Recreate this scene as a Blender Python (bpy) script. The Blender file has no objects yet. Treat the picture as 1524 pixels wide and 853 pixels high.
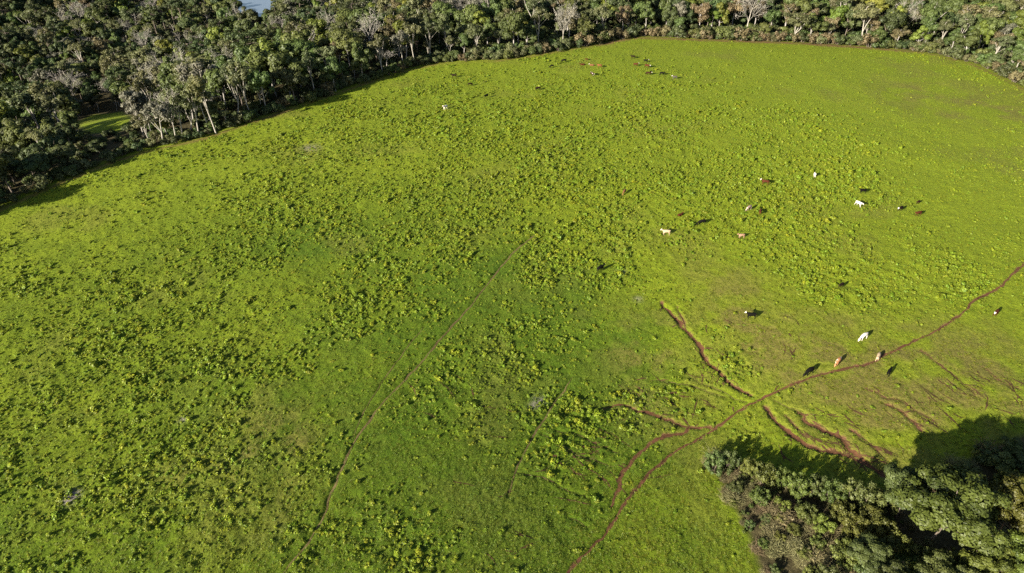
import bpy, math, random
import numpy as np
from mathutils import Vector, Euler

# ------------------------------------------------------------------ camera, sky, sun, exposure
SC = bpy.context.scene
COL = SC.collection
W, H = 1524.0, 853.0
CAM_Z, PITCH, LENS = 80.0, math.radians(35.0), 24.3
cam_d = bpy.data.cameras.new("camera"); cam_d.lens = LENS; cam_d.sensor_width = 36.0
cam_d.clip_start = 0.5; cam_d.clip_end = 12000.0
cam = bpy.data.objects.new("camera", cam_d); COL.objects.link(cam)
cam.location = (0, 0, CAM_Z); cam.rotation_euler = (math.pi / 2 - PITCH, 0, 0)
SC.camera = cam

SUN_EL, SUN_AZ = math.radians(19.5), math.radians(43.0)      # SUN_AZ: heading the light travels to, from +x
world = bpy.data.worlds.new("World"); SC.world = world; world.use_nodes = True
wn = world.node_tree.nodes; wl = world.node_tree.links
sky = wn.new("ShaderNodeTexSky"); sky.sky_type = 'NISHITA'; sky.sun_disc = False
sky.sun_elevation = SUN_EL; sky.sun_rotation = math.radians(270) - SUN_AZ
wl.new(sky.outputs[0], wn["Background"].inputs[0]); wn["Background"].inputs[1].default_value = 0.05
sun_d = bpy.data.lights.new("sun", 'SUN'); sun_d.energy = 5.0; sun_d.angle = math.radians(0.53)
sun_d.color = (1.0, 0.93, 0.80)
sun = bpy.data.objects.new("sun", sun_d); COL.objects.link(sun)
sdir = Vector((math.cos(SUN_AZ) * math.cos(SUN_EL), math.sin(SUN_AZ) * math.cos(SUN_EL), -math.sin(SUN_EL)))
sun.rotation_euler = sdir.to_track_quat('-Z', 'Y').to_euler(); sun.location = (-60, -60, 120)
vs = SC.view_settings
vs.view_transform = 'Standard'; vs.look = 'None'; vs.gamma = 1.0; vs.use_curve_mapping = False
vs.exposure = 1.9
SC.cycles.use_denoising = False
SC.cycles.max_bounces = 4; SC.cycles.diffuse_bounces = 2; SC.cycles.transmission_bounces = 2
SC.cycles.glossy_bounces = 2

RNG = np.random.default_rng(7)

# ------------------------------------------------------------------ numpy helpers
NOISE_TABLES = {}
def vnoise(x, y, s, seed):
    t = NOISE_TABLES.get(seed)
    if t is None: t = NOISE_TABLES[seed] = np.random.default_rng(seed).random((256, 256))
    u = np.asarray(x) / s + 1000.37; v = np.asarray(y) / s + 1000.71
    i = np.floor(u).astype(int); j = np.floor(v).astype(int)
    f = u - i; g = v - j; f = f * f * (3 - 2 * f); g = g * g * (3 - 2 * g)
    i0 = i & 255; i1 = (i + 1) & 255; j0 = j & 255; j1 = (j + 1) & 255
    return (t[i0, j0] * (1 - f) + t[i1, j0] * f) * (1 - g) + (t[i0, j1] * (1 - f) + t[i1, j1] * f) * g

def fbm(x, y, s, seed, o=4):
    r = 0; a = 0.5; n = 0
    for k in range(o):
        r = r + a * vnoise(x, y, s / 2 ** k, seed + k); n += a; a *= 0.5
    return r / n

def sstep(a, b, x):
    t = np.clip((np.asarray(x, float) - a) / (b - a), 0, 1); return t * t * (3 - 2 * t)

def seg_dist(x, y, P, closed=False):
    """distance of points to a polyline"""
    x = np.asarray(x, float); y = np.asarray(y, float)
    d = np.full(x.shape, 1e9); n = len(P)
    for k in range(n if closed else n - 1):
        ax, ay = P[k]; bx, by = P[(k + 1) % n]
        ux, uy = bx - ax, by - ay; L = ux * ux + uy * uy + 1e-9
        t = np.clip(((x - ax) * ux + (y - ay) * uy) / L, 0, 1)
        d = np.minimum(d, (x - ax - t * ux) ** 2 + (y - ay - t * uy) ** 2)
    return np.sqrt(d)

def inside(x, y, P):
    x = np.asarray(x, float); y = np.asarray(y, float); c = np.zeros(x.shape, bool); n = len(P)
    for k in range(n):
        ax, ay = P[k]; bx, by = P[(k + 1) % n]
        m = ((ay > y) != (by > y)) & (x < (bx - ax) * (y - ay) / (by - ay + 1e-12) + ax)
        c ^= m
    return c

# ------------------------------------------------------------------ lie of the land
FPX = LENS / 36.0 * W
CP, SP = math.cos(PITCH), math.sin(PITCH)

def base_z(x, y):
    x = np.asarray(x, float); y = np.asarray(y, float)
    z = -13.0 * (1 - np.exp(-((x - 40) ** 2 + (y - 175) ** 2) / (2 * 185.0 ** 2)))
    z = z - 3.2 * np.exp(-((x - 22) ** 2 + (y - 80) ** 2) / (2 * 24.0 ** 2))
    z = z + 1.0 * (fbm(x, y, 60, 11, 2) - 0.5) + 0.45 * (fbm(x, y, 14, 21, 2) - 0.5)
    return z

def ray(px, py):
    a = (px - W / 2) / FPX; b = (py - H / 2) / FPX
    return np.array([a, CP - b * SP, -SP - b * CP])

def hit(px, py, zf):
    """where the sight line through a photo point meets the land"""
    d = ray(px, py); t = 40.0
    z = float(zf(0, 60))
    for _ in range(60):
        t2 = (CAM_Z - z) / -d[2]; t2 = min(max(t2, 10), 1500)
        t = 0.5 * t + 0.5 * t2 if _ > 2 else t2
        z = float(zf(d[0] * t, d[1] * t))
    return float(d[0] * t), float(d[1] * t)

def to_photo(x, y, z):
    x = np.asarray(x, float); dy = np.asarray(y, float); dz = np.asarray(z, float) - CAM_Z
    f = dy * CP - dz * SP; u = dy * SP + dz * CP
    return W / 2 + FPX * x / f, H / 2 - FPX * u / f, f

EDGE_PX = [(-260, 440), (-120, 368), (0, 312), (90, 272), (170, 240), (215, 226), (300, 207), (420, 167), (520, 132), (600, 106), (650, 95),
           (735, 91), (800, 82), (860, 72), (950, 56), (1060, 60), (1180, 64), (1290, 71), (1380, 79), (1445, 95),
           (1490, 116), (1524, 133), (1640, 200), (1800, 300)]
EDGE = [hit(p[0], p[1], base_z) for p in EDGE_PX]
FIELD = [(-330, -80)] + EDGE + [(330, 60), (330, -80)]

def d_out(x, y):
    d = seg_dist(x, y, FIELD, True)
    return np.where(inside(x, y, FIELD), -d, d)

LAKE = [hit(p[0], p[1], lambda x, y: -34.0) for p in ((344, 12), (356, 22), (380, 25), (408, 24), (424, 14), (520, -40), (400, -80), (322, -40))]

def land_z(x, y, dd=None):
    x = np.asarray(x, float); y = np.asarray(y, float)
    if dd is None: dd = d_out(x, y)
    A = 7 + 23 / (1 + np.exp(np.clip((x + 75) / 28, -40, 40)))
    z = base_z(x, y) - A * sstep(0, 170, dd)
    dl = seg_dist(x, y, LAKE, True); il = inside(x, y, LAKE)
    w = np.where(il, 1.0, 1 - sstep(0, 70, dl))
    return z * (1 - w) + (-36.5) * w + np.where(dd > 10, 1.5 * (fbm(x, y, 25, 31, 2) - .5), 0) * (1 - w)

def at(px, py): return hit(px, py, base_z)
def at_land(px, py): return hit(px, py, lambda x, y: float(land_z(np.array([x]), np.array([y]))[0]))

def smooth_thicket(P):
    P = np.array(P + [P[0]]); o = []
    for a, b in zip(P[:-1], P[1:]):
        n = max(1, int(np.linalg.norm(b - a) / 1.0))
        if np.linalg.norm(a) > 120: n = 1
        for t in np.arange(n) / n: o.append(a + (b - a) * t)
    o = np.array(o); o[:, 0] += 2.2 * (fbm(o[:, 0], o[:, 1], 3.0, 820, 3) - .5); o[:, 1] += 2.2 * (fbm(o[:, 0], o[:, 1], 3.0, 830, 3) - .5); return o
THICKET = [at(*p) for p in ((1040, 676), (1070, 680), (1130, 704), (1200, 726), (1270, 738), (1335, 745), (1390, 715), (1450, 672), (1524, 640),
                            (1750, 640), (1800, 1100), (1250, 1200), (1150, 900), (1128, 853), (1100, 780), (1070, 720))]
THICKET = [tuple(p) for p in smooth_thicket(THICKET)]
CLEARING = [at_land(*p) for p in ((118, 182), (140, 172), (172, 168), (188, 178), (178, 194), (140, 196))]

# ------------------------------------------------------------------ trails and rills (photo points -> places on the ground)
def smooth_line(P, step=0.35, wob=0.12, seed=0):
    P = np.array(P); out = []
    Q = np.vstack([2 * P[0] - P[1], P, 2 * P[-1] - P[-2]])
    for k in range(len(P) - 1):
        a, b, c, d = Q[k:k + 4]; n = max(2, int(np.linalg.norm(c - b) / step))
        for t in np.arange(n) / n:
            out.append(0.5 * ((2 * b) + (c - a) * t + (2 * a - 5 * b + 4 * c - d) * t * t + (-a + 3 * b - 3 * c + d) * t ** 3))
    out.append(P[-1]); out = np.array(out)
    out[:, 0] += wob * 2 * (fbm(out[:, 0], out[:, 1], 2.2, 60 + seed, 2) - .5) * 2
    out[:, 1] += wob * 2 * (fbm(out[:, 0], out[:, 1], 2.2, 90 + seed, 2) - .5) * 2
    out[:, 0] += wob * .8 * (fbm(out[:, 0], out[:, 1], .8, 160 + seed, 2) - .5) * 2
    out[:, 1] += wob * .8 * (fbm(out[:, 0], out[:, 1], .8, 190 + seed, 2) - .5) * 2
    return out

# name, label, half width, wobble, depth, red(1)/brown(0), points
TRAILS = [
 ("footpath", "long red cattle track curving across the lower right of the pasture", .15, .15, .22, 1,
  [(832, 880), (850, 848), (880, 815), (905, 788), (930, 752), (950, 725), (985, 688), (1030, 657), (1064, 638), (1100, 610), (1130, 595), (1180, 572), (1230, 555), (1285, 543), (1308, 533), (1332, 522), (1370, 502), (1420, 476), (1450, 447), (1490, 425), (1510, 405), (1530, 388), (1570, 352)]),
 ("footpath", "broad red branch of the track bending down left of the junction", .24, .25, .22, 1,
  [(1066, 637), (1040, 637), (1015, 643), (988, 652), (965, 661), (948, 679), (932, 700), (921, 720), (917, 742), (913, 756)]),
 ("footpath", "thin brown cattle track running up the left middle of the pasture", .15, .10, .22, 0,
  [(415, 865), (428, 845), (452, 815), (482, 768), (490, 740), (503, 712), (525, 662), (545, 632), (562, 608), (610, 558), (655, 505), (700, 455), (735, 410), (765, 375), (800, 345)]),
 ("footpath", "faint short side track beside the left middle cattle track", .08, .08, .15, 0,
  [(524, 655), (532, 632), (546, 604), (566, 572), (596, 530), (632, 485)]),
 ("footpath", "faint track left of the red junction, fading out downhill", .11, .10, .18, 0,
  [(757, 738), (766, 706), (780, 672), (802, 636), (826, 600), (838, 583), (852, 560)]),
 ("erosion_gully", "dark red erosion gully descending to the track junction from above", .30, .30, .45, 1,
  [(988, 450), (998, 466), (1012, 480), (1024, 495), (1040, 512), (1050, 530), (1064, 547), (1082, 565), (1100, 578), (1115, 590)]),
 ("erosion_gully", "small red fork beside the head of the erosion gully", .13, .2, .25, 1,
  [(1005, 455), (1014, 468), (1020, 486), (1030, 500)]),
 ("erosion_gully", "red erosion gully above the thicket, left of the three", .34, .30, .4, 1,
  [(1140, 607), (1152, 620), (1165, 633), (1180, 647), (1205, 661), (1235, 671), (1262, 678), (1290, 690), (1318, 706)]),
 ("erosion_gully", "red erosion gully above the thicket, middle of the three", .36, .35, .4, 1,
  [(1190, 611), (1203, 626), (1216, 634), (1228, 642), (1250, 650), (1268, 668), (1286, 684), (1312, 702)]),
 ("erosion_gully", "red erosion gully near the dark tree shadow, right of the three", .18, .25, .3, 1,
  [(1318, 598), (1330, 606), (1345, 615), (1360, 628), (1375, 641)]),
 ("erosion_gully", "short thin rill between the two larger red gullies", .12, .2, .25, 1,
  [(1166, 615), (1180, 628), (1196, 645), (1202, 655)]),
 ("erosion_gully", "thin rill right of the middle red gully", .11, .2, .25, 1,
  [(1268, 640), (1285, 652), (1300, 664), (1322, 686)]),
 ("erosion_gully", "dark crumbling bank running left from the track junction", .22, .30, .3, 1,
  [(1040, 637), (1012, 632), (990, 622), (975, 617), (958, 612), (940, 607), (920, 604), (898, 609)]),
 ("erosion_gully", "thin dark rill, lowest of the parallel rills left of the junction", .10, .2, .22, 0,
  [(772, 705), (800, 709), (820, 716), (840, 727), (856, 735), (872, 738)]),
 ("erosion_gully", "thin dark rill, second from the bottom left of the junction", .11, .2, .22, 0,
  [(806, 645), (830, 659), (856, 675), (875, 680), (895, 688), (912, 694)]),
 ("erosion_gully", "thin dark rill, third from the bottom left of the junction", .10, .2, .22, 0,
  [(830, 640), (862, 647), (880, 656), (900, 665), (920, 672)]),
 ("erosion_gully", "thin dark rill in the grass right of the sparse weeds", .08, .2, .2, 0,
  [(968, 565), (1000, 570), (1030, 574), (1060, 585), (1082, 590)]),
 ("erosion_gully", "thin dark rill ending at the main track above the junction", .08, .2, .2, 0,
  [(1022, 552), (1040, 568), (1060, 578), (1085, 588), (1110, 598)]),
 ("erosion_gully", "tiny dark rill near the bottom edge left of the red track", .08, .15, .2, 0,
  [(846, 772), (858, 774), (872, 783)]),
 ("erosion_gully", "short brown rill right of the cattle on the red track", .10, .2, .2, 1,
  [(1370, 520), (1392, 536), (1412, 552), (1432, 568), (1448, 582), (1455, 592)]),
 ("erosion_gully", "thin pale rill crossing the grass left of the tree shadow", .08, .25, .2, 1,
  [(1290, 578), (1320, 590), (1345, 598), (1362, 612), (1385, 622), (1398, 634)]),
 ("erosion_gully", "faint rill in the grass near the right frame edge", .07, .2, .15, 1,
  [(1462, 545), (1480, 558), (1500, 572), (1522, 580)]),
 ("erosion_gully", "faint dark rill above the left red gully", .08, .2, .2, 0,
  [(1150, 596), (1170, 604), (1190, 612)]),
]
LINES = []
for k, t in enumerate(TRAILS):
    LINES.append(smooth_line([at(*p) for p in t[6]], 0.35, t[3], k))

def trail_depth(x, y, red=False):
    x = np.asarray(x, float); y = np.asarray(y, float); z = np.zeros(x.shape); dmin = np.full(x.shape, 1e9); dred = np.full(x.shape, 1e9)
    for t, L in zip(TRAILS, LINES):
        lo = L.min(0) - 3; hi = L.max(0) + 3
        m = (x > lo[0]) & (x < hi[0]) & (y > lo[1]) & (y < hi[1])
        if not m.any(): continue
        d = seg_dist(x[m], y[m], L[::2] if len(L) > 60 else L)
        w = t[2] + 0.22
        z[m] = np.minimum(z[m], -t[4] * .75 * np.exp(-(d / w) ** 4 * 0.9)) + 0
        dmin[m] = np.minimum(dmin[m], d - t[2])
        if t[5]: dred[m] = np.minimum(dred[m], d - t[2])
    return (z, dmin, dred) if red else (z, dmin)

# ------------------------------------------------------------------ mesh building
def np_mesh(name, V, F, attrs=None, smooth=False):
    V = np.asarray(V, np.float32); F = np.asarray(F, np.int32); k = F.shape[1]
    me = bpy.data.meshes.new(name)
    me.vertices.add(len(V)); me.vertices.foreach_set("co", V.ravel())
    me.loops.add(F.size); me.loops.foreach_set("vertex_index", F.ravel())
    me.polygons.add(len(F)); me.polygons.foreach_set("loop_start", np.arange(0, F.size, k, dtype=np.int32))
    if smooth: me.polygons.foreach_set("use_smooth", np.ones(len(F), bool))
    for n, a in (attrs or {}).items():
        at_ = me.attributes.new(n, 'FLOAT', 'POINT'); at_.data.foreach_set("value", np.asarray(a, np.float32))
    me.update(calc_edges=True); return me

def tag(o, label=None, cat=None, group=None, kind=None):
    if label: o["label"] = label
    if cat: o["category"] = cat
    if group: o["group"] = group
    if kind: o["kind"] = kind
    return o

def add(name, me, parent=None, mat=None):
    o = bpy.data.objects.new(name, me); COL.objects.link(o)
    if mat is not None and not me.materials: me.materials.append(mat)
    if parent: o.parent = parent
    return o

class MB:
    """collects quads"""
    def __init__(s): s.v = []; s.f = []; s.a = []; s.n = 0
    def push(s, V, F, a):
        s.v.append(V); s.f.append(F + s.n); s.a.append(np.broadcast_to(a, (len(V),)).astype(float)); s.n += len(V)
    def tube(s, P, R, sides=5, a=0.5):
        P = np.asarray(P, float); n = len(P); T = np.gradient(P, axis=0); T /= np.linalg.norm(T, axis=1)[:, None] + 1e-9
        ref = np.array([1., 0.1, 0]) if abs(T[0, 2]) > .8 else np.array([0, 0.1, 1.])
        N = np.cross(T, ref); N /= np.linalg.norm(N, axis=1)[:, None] + 1e-9; B = np.cross(T, N)
        th = np.arange(sides) / sides * 2 * np.pi
        V = P[:, None] + np.asarray(R)[:, None, None] * (np.cos(th)[None, :, None] * N[:, None] + np.sin(th)[None, :, None] * B[:, None])
        i = np.arange(n - 1)[:, None] * sides; j = np.arange(sides)[None]; j2 = (j + 1) % sides
        F = np.stack([i + j, i + j2, i + sides + j2, i + sides + j], -1).reshape(-1, 4)
        s.push(V.reshape(-1, 3), F, a)
    def leaves(s, C, N, size, rng, a, asp=0.6, fold=0.25):
        n = len(C); N = N / (np.linalg.norm(N, axis=1)[:, None] + 1e-9)
        T = np.cross(N, rng.normal(size=(n, 3))); T /= np.linalg.norm(T, axis=1)[:, None] + 1e-9
        B = np.cross(N, T); sz = np.broadcast_to(size, (n,))[:, None]
        dn = N * sz * fold
        V = np.stack([C - T * sz - dn, C + B * sz * asp, C + T * sz - dn, C - B * sz * asp], 1).reshape(-1, 3)
        F = np.arange(4 * n).reshape(-1, 4)
        s.push(V, F, np.repeat(np.broadcast_to(a, (n,)), 4))
    def mesh(s, name, mat, smooth=False):
        me = np_mesh(name, np.vstack(s.v), np.vstack(s.f), {"var": np.concatenate(s.a)}, smooth)
        me.materials.append(mat); return me

# ------------------------------------------------------------------ materials
def mat_new(name):
    m = bpy.data.materials.new(name); m.use_nodes = True; nt = m.node_tree; nt.nodes.clear()
    out = nt.nodes.new("ShaderNodeOutputMaterial"); return m, nt, nt.nodes, nt.links, out

def N_(nt, typ, **kw):
    n = nt.nodes.new(typ)
    for k, v in kw.items(): setattr(n, k, v)
    return n

def mixc(nt, fac, a, b, typ='MIX'):
    n = N_(nt, "ShaderNodeMix", data_type='RGBA', blend_type=typ)
    for sock, v in ((n.inputs[0], fac), (n.inputs[6], a), (n.inputs[7], b)):
        if isinstance(v, bpy.types.NodeSocket): nt.links.new(v, sock)
        elif isinstance(v, (int, float)): sock.default_value = v
        else: sock.default_value = (*v, 1)
    return n.outputs[2]

def attr(nt, name, typ='GEOMETRY'):
    n = N_(nt, "ShaderNodeAttribute", attribute_type=typ, attribute_name=name); return n.outputs["Fac"]

def noise(nt, scale, detail=3.0, rough=.55, obj=True):
    c = N_(nt, "ShaderNodeTexCoord"); n = N_(nt, "ShaderNodeTexNoise")
    n.inputs["Scale"].default_value = scale; n.inputs["Detail"].default_value = detail; n.inputs["Roughness"].default_value = rough
    nt.links.new(c.outputs["Object"], n.inputs["Vector"]); return n.outputs["Fac"]

def maprange(nt, v, a, b, c=0.0, d=1.0):
    n = N_(nt, "ShaderNodeMapRange"); n.inputs[1].default_value = a; n.inputs[2].default_value = b
    n.inputs[3].default_value = c; n.inputs[4].default_value = d; nt.links.new(v, n.inputs[0]); return n.outputs[0]

def leaf_mat(name, dark, light, transl=0.25, jitter=0.5, tint=False, tintcol=None):
    m, nt, nd, lk, out = mat_new(name)
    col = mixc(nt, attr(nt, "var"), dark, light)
    oi = N_(nt, "ShaderNodeObjectInfo")
    hsv = N_(nt, "ShaderNodeHueSaturation"); lk.new(col, hsv.inputs["Color"])
    lk.new(maprange(nt, oi.outputs["Random"], 0, 1, .5 - .035 * jitter * 2, .5 + .03 * jitter * 2), hsv.inputs["Hue"])
    wn_ = N_(nt, "ShaderNodeTexWhiteNoise", noise_dimensions='1D'); lk.new(oi.outputs["Random"], wn_.inputs["W"])
    lk.new(maprange(nt, wn_.outputs["Value"], 0, 1, 1 - .45 * jitter, 1 + .5 * jitter), hsv.inputs["Value"])
    c = hsv.outputs["Color"]
    if tint: c = mixc(nt, attr(nt, "tint", 'INSTANCER'), c, mixc(nt, 1.0, c, tintcol, 'MULTIPLY'))
    d = N_(nt, "ShaderNodeBsdfDiffuse"); t = N_(nt, "ShaderNodeBsdfTranslucent"); mx = N_(nt, "ShaderNodeMixShader")
    lk.new(c, d.inputs["Color"]); lk.new(mixc(nt, 1.0, c, (1.1, 1.15, .5), 'MULTIPLY'), t.inputs["Color"])
    mx.inputs[0].default_value = transl; lk.new(d.outputs[0], mx.inputs[1]); lk.new(t.outputs[0], mx.inputs[2])
    g = N_(nt, "ShaderNodeBsdfGlossy"); g.inputs["Roughness"].default_value = .55; g.inputs["Color"].default_value = (.8, .8, .8, 1)
    mg = N_(nt, "ShaderNodeMixShader"); mg.inputs[0].default_value = .02
    lk.new(mx.outputs[0], mg.inputs[1]); lk.new(g.outputs[0], mg.inputs[2]); lk.new(mg.outputs[0], out.inputs[0])
    return m

def bark_mat(name, a, b):
    m, nt, nd, lk, out = mat_new(name)
    p = N_(nt, "ShaderNodeBsdfPrincipled"); p.inputs["Roughness"].default_value = .9
    lk.new(mixc(nt, maprange(nt, noise(nt, 2.5, 4), .3, .7), a, b), p.inputs["Base Color"]); lk.new(p.outputs[0], out.inputs[0]); return m

M_DARK = leaf_mat("leaf_dark_green", (.030, .042, .014), (.068, .086, .028))
M_MID = leaf_mat("leaf_mid_green", (.044, .060, .015), (.094, .116, .031))
M_OLIVE = leaf_mat("leaf_olive", (.062, .070, .026), (.128, .132, .056))
M_THICK = leaf_mat("leaf_thicket_green", (.036, .045, .007), (.084, .096, .015), .15, .5)
M_PALE = leaf_mat("leaf_pale_green", (.044, .057, .010), (.108, .126, .026), .15, .5)
M_YEL = leaf_mat("leaf_yellow_green", (.065, .085, .012), (.130, .150, .025))
M_GREY = leaf_mat("leaf_grey", (.085, .083, .055), (.165, .158, .112), .15, .3)
M_TAN = leaf_mat("leaf_tan", (.080, .066, .030), (.145, .118, .058), .15, .3)
M_TWIG = leaf_mat("twig_grey", (.15, .138, .112), (.27, .25, .21), .05, .25)
M_STRAW = leaf_mat("dry_brush", (.066, .056, .022), (.22, .185, .090), .1, .6)
B_PALE = bark_mat("bark_pale", (.32, .29, .24), (.18, .16, .13))
B_BROWN = bark_mat("bark_brown", (.13, .10, .075), (.07, .055, .04))
B_GREY = bark_mat("bark_grey", (.30, .27, .24), (.19, .17, .15))
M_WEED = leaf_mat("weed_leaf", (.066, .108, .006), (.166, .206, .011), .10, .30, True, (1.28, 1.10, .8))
M_BLADE = leaf_mat("grass_blade", (.062, .102, .007), (.126, .168, .012), .25, .3, True, (1.35, 1.08, .9))

def ground_material():
    m, nt, nd, lk, out = mat_new("pasture_ground")
    n1 = maprange(nt, noise(nt, 1.6, 5, .7), .32, .68); n2 = maprange(nt, noise(nt, .16, 4, .6), .35, .65)
    n3 = maprange(nt, noise(nt, 6.0, 3, .7), .3, .7)
    lush = mixc(nt, n1, (.040, .075, .005), (.073, .114, .007))
    yel = mixc(nt, n1, (.106, .140, .007), (.170, .205, .012))
    g = mixc(nt, attr(nt, "yel"), lush, yel)
    g = mixc(nt, maprange(nt, n2, 0, 1, 0, .22), g, (.115, .140, .008))
    dryc = mixc(nt, n1, (.098, .078, .022), (.150, .134, .030))
    g = mixc(nt, attr(nt, "dry"), g, dryc)
    g = mixc(nt, maprange(nt, n3, 0, 1, .0, .5), g, mixc(nt, 1.0, g, (.55, .6, .5), 'MULTIPLY'))
    soil = mixc(nt, n1, (.085, .038, .022), (.15, .075, .042))
    g = mixc(nt, attr(nt, "soil"), g, soil)
    g = mixc(nt, attr(nt, "grey"), g, mixc(nt, n1, (.13, .10, .10), (.25, .20, .20)))
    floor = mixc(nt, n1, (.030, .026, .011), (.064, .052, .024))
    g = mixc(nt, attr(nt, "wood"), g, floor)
    p = N_(nt, "ShaderNodeBsdfPrincipled"); p.inputs["Roughness"].default_value = 1.0; p.inputs["Specular IOR Level"].default_value = .1
    lk.new(g, p.inputs["Base Color"])
    b = N_(nt, "ShaderNodeBump"); b.inputs["Strength"].default_value = 1.0; b.inputs["Distance"].default_value = .38
    lk.new(mixc(nt, .5, noise(nt, 3.4, 6, .75), noise(nt, 1.1, 3, .6)), b.inputs["Height"]); lk.new(b.outputs[0], p.inputs["Normal"])
    lk.new(p.outputs[0], out.inputs[0]); return m

def soil_material(name, a, b):
    m, nt, nd, lk, out = mat_new(name)
    p = N_(nt, "ShaderNodeBsdfPrincipled"); p.inputs["Roughness"].default_value = .95; p.inputs["Specular IOR Level"].default_value = .1
    lk.new(mixc(nt, maprange(nt, mixc(nt, .5, noise(nt, 2.0, 5, .7), noise(nt, .35, 3, .6)), .36, .62), a, b), p.inputs["Base Color"])
    bp = N_(nt, "ShaderNodeBump"); bp.inputs["Strength"].default_value = .8; bp.inputs["Distance"].default_value = .1
    lk.new(noise(nt, 7, 4, .7), bp.inputs["Height"]); lk.new(bp.outputs[0], p.inputs["Normal"])
    lk.new(p.outputs[0], out.inputs[0]); return m
M_RED = soil_material("red_soil", (.046, .020, .010), (.118, .054, .026))
M_CRACK = soil_material("crack_soil", (.028, .015, .007), (.080, .042, .020))
M_BRN = soil_material("brown_soil", (.060, .043, .016), (.130, .098, .038))

# ------------------------------------------------------------------ the ground
SPARSE = []      # (x, y, radius, amount): places where the weeds are dense (+) or few (-)
for px, py, r, a in [(120, 620, 22, .6), (200, 730, 16, .8), (330, 700, 10, .5), (60, 480, 16, .3), (340, 340, 14, .6), (300, 420, 16, .4), (470, 330, 16, .5),
                     (520, 430, 10, .5), (620, 480, 9, .4), (650, 280, 20, .6), (760, 330, 20, .7), (860, 240, 24, .8), (1000, 230, 26, .9), (1100, 260, 24, .9),
                     (1020, 320, 14, .9), (1130, 340, 14, .9), (1190, 370, 14, .8), (1240, 400, 12, .7), (1320, 410, 12, .6), (1380, 440, 10, .8), (1420, 430, 8, .8),
                     (760, 490, 7, .9), (790, 510, 6, 1.0), (820, 530, 5, .6), (690, 540, 6, .7), (650, 570, 6, .7), (880, 600, 4, 1.0), (850, 608, 3, 1.),
                     (640, 610, 5, .5), (1090, 520, 5, .6), (1120, 550, 4, .6), (540, 800, 6, .8), (590, 810, 5, .8), (650, 800, 5, .5), (740, 250, 24, .5), (560, 200, 24, .5), (650, 150, 24, .4),
                     (1250, 260, 16, .4), (930, 160, 30, .5), (1150, 180, 26, .4), (730, 600, 8, .2), (460, 780, 8, .4),
                     (1040, 400, 9, -.9), (1110, 420, 8, -.9), (980, 500, 8, -.6), (1180, 500, 14, -1), (1300, 600, 16, -1.2), (1420, 540, 16, -1.2), (1480, 480, 10, -.8), (1040, 780, 10, -1.2),
                     (1000, 700, 8, -.9), (950, 830, 10, -.9), (690, 720, 9, -.7), (800, 780, 9, -.6), (600, 700, 7, -.4), (850, 460, 7, -.4), (420, 640, 8, -.4), (1340, 260, 14, -.5), (1440, 330, 18, -.6),
                     (1000, 70, 40, -.6), (1250, 100, 40, -.7), (1430, 160, 30, -.8), (750, 110, 24, -.3), (100, 330, 18, -.4), (240, 260, 14, -.4), (380, 560, 10, -.3), (900, 560, 6, -.4),
                     (480, 560, 8, -.4), (560, 530, 6, -.3)]:
    x, y = at(px, py); SPARSE.append((x, y, r, a))

def weed_density(x, y):
    b = 0.46 + np.zeros(np.shape(x))
    for sx, sy, r, a in SPARSE: b = b + a * .46 * np.exp(-((x - sx) ** 2 + (y - sy) ** 2) / (2 * (r * .8) ** 2))
    n = fbm(x, y, 13, 301, 3); n2 = fbm(x, y, 4.5, 311, 2)
    return np.clip(np.maximum(b, .09) * (0.60 + .85 * sstep(.28, .72, n)) * (0.60 + .85 * sstep(.35, .65, n2)), 0.0, .92)

DRY = [(1080, 410, 6, .5), (1120, 480, 7, .55), (1170, 490, 6, .5), (1200, 520, 5, .5), (1240, 600, 10, .35), (1350, 560, 12, .4), (1420, 570, 10, .45), (350, 720, 7, .5), (420, 640, 6, .4),
       (700, 760, 7, .3), (990, 510, 6, .5), (970, 560, 6, .3), (1100, 500, 4, .5), (940, 500, 6, .35), (1330, 640, 6, .35), (1480, 560, 8, .4), (1060, 760, 7, .25), (460, 222, 9, .4), (380, 560, 8, .3), (700, 330, 6, .35), (1380, 148, 14, .6), (1500, 165, 10, .6), (790, 420, 6, .25)]
DRY = [(*at(a, b), r, w) for a, b, r, w in DRY]
GREYP = [(*at(a, b), r, w) for a, b, r, w in [(104, 741, .75, .95), (112, 735, .5, .7), (803, 596, .8, .5), (795, 605, .6, .5), (950, 445, .6, .5), (925, 405, .8, .3), (463, 220, 1.6, .5), (272, 624, .5, .6)]]
YEL = [(1080, 400, 30, .6), (1300, 560, 30, .45), (1000, 100, 90, .5), (1350, 180, 70, .65), (1060, 790, 12, .35), (120, 350, 40, .3), (700, 140, 50, .4), (360, 740, 14, .35), (350, 520, 16, .3), (1420, 330, 40, .4), (400, 230, 40, .3),
       (700, 640, 22, -.35), (800, 560, 20, -.45), (620, 360, 18, -.4), (880, 620, 14, -.4), (560, 800, 14, -.3), (780, 380, 22, -.3), (350, 330, 16, -.35), (440, 360, 14, -.3), (860, 520, 14, -.3)]
YEL = [(*at(a, b), r, w) for a, b, r, w in YEL]

def blobs(x, y, L):
    s = np.zeros(np.shape(x))
    for bx, by, r, w in L: s = s + w * np.exp(-((x - bx) ** 2 + (y - by) ** 2) / (2 * r * r))
    return s

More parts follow.
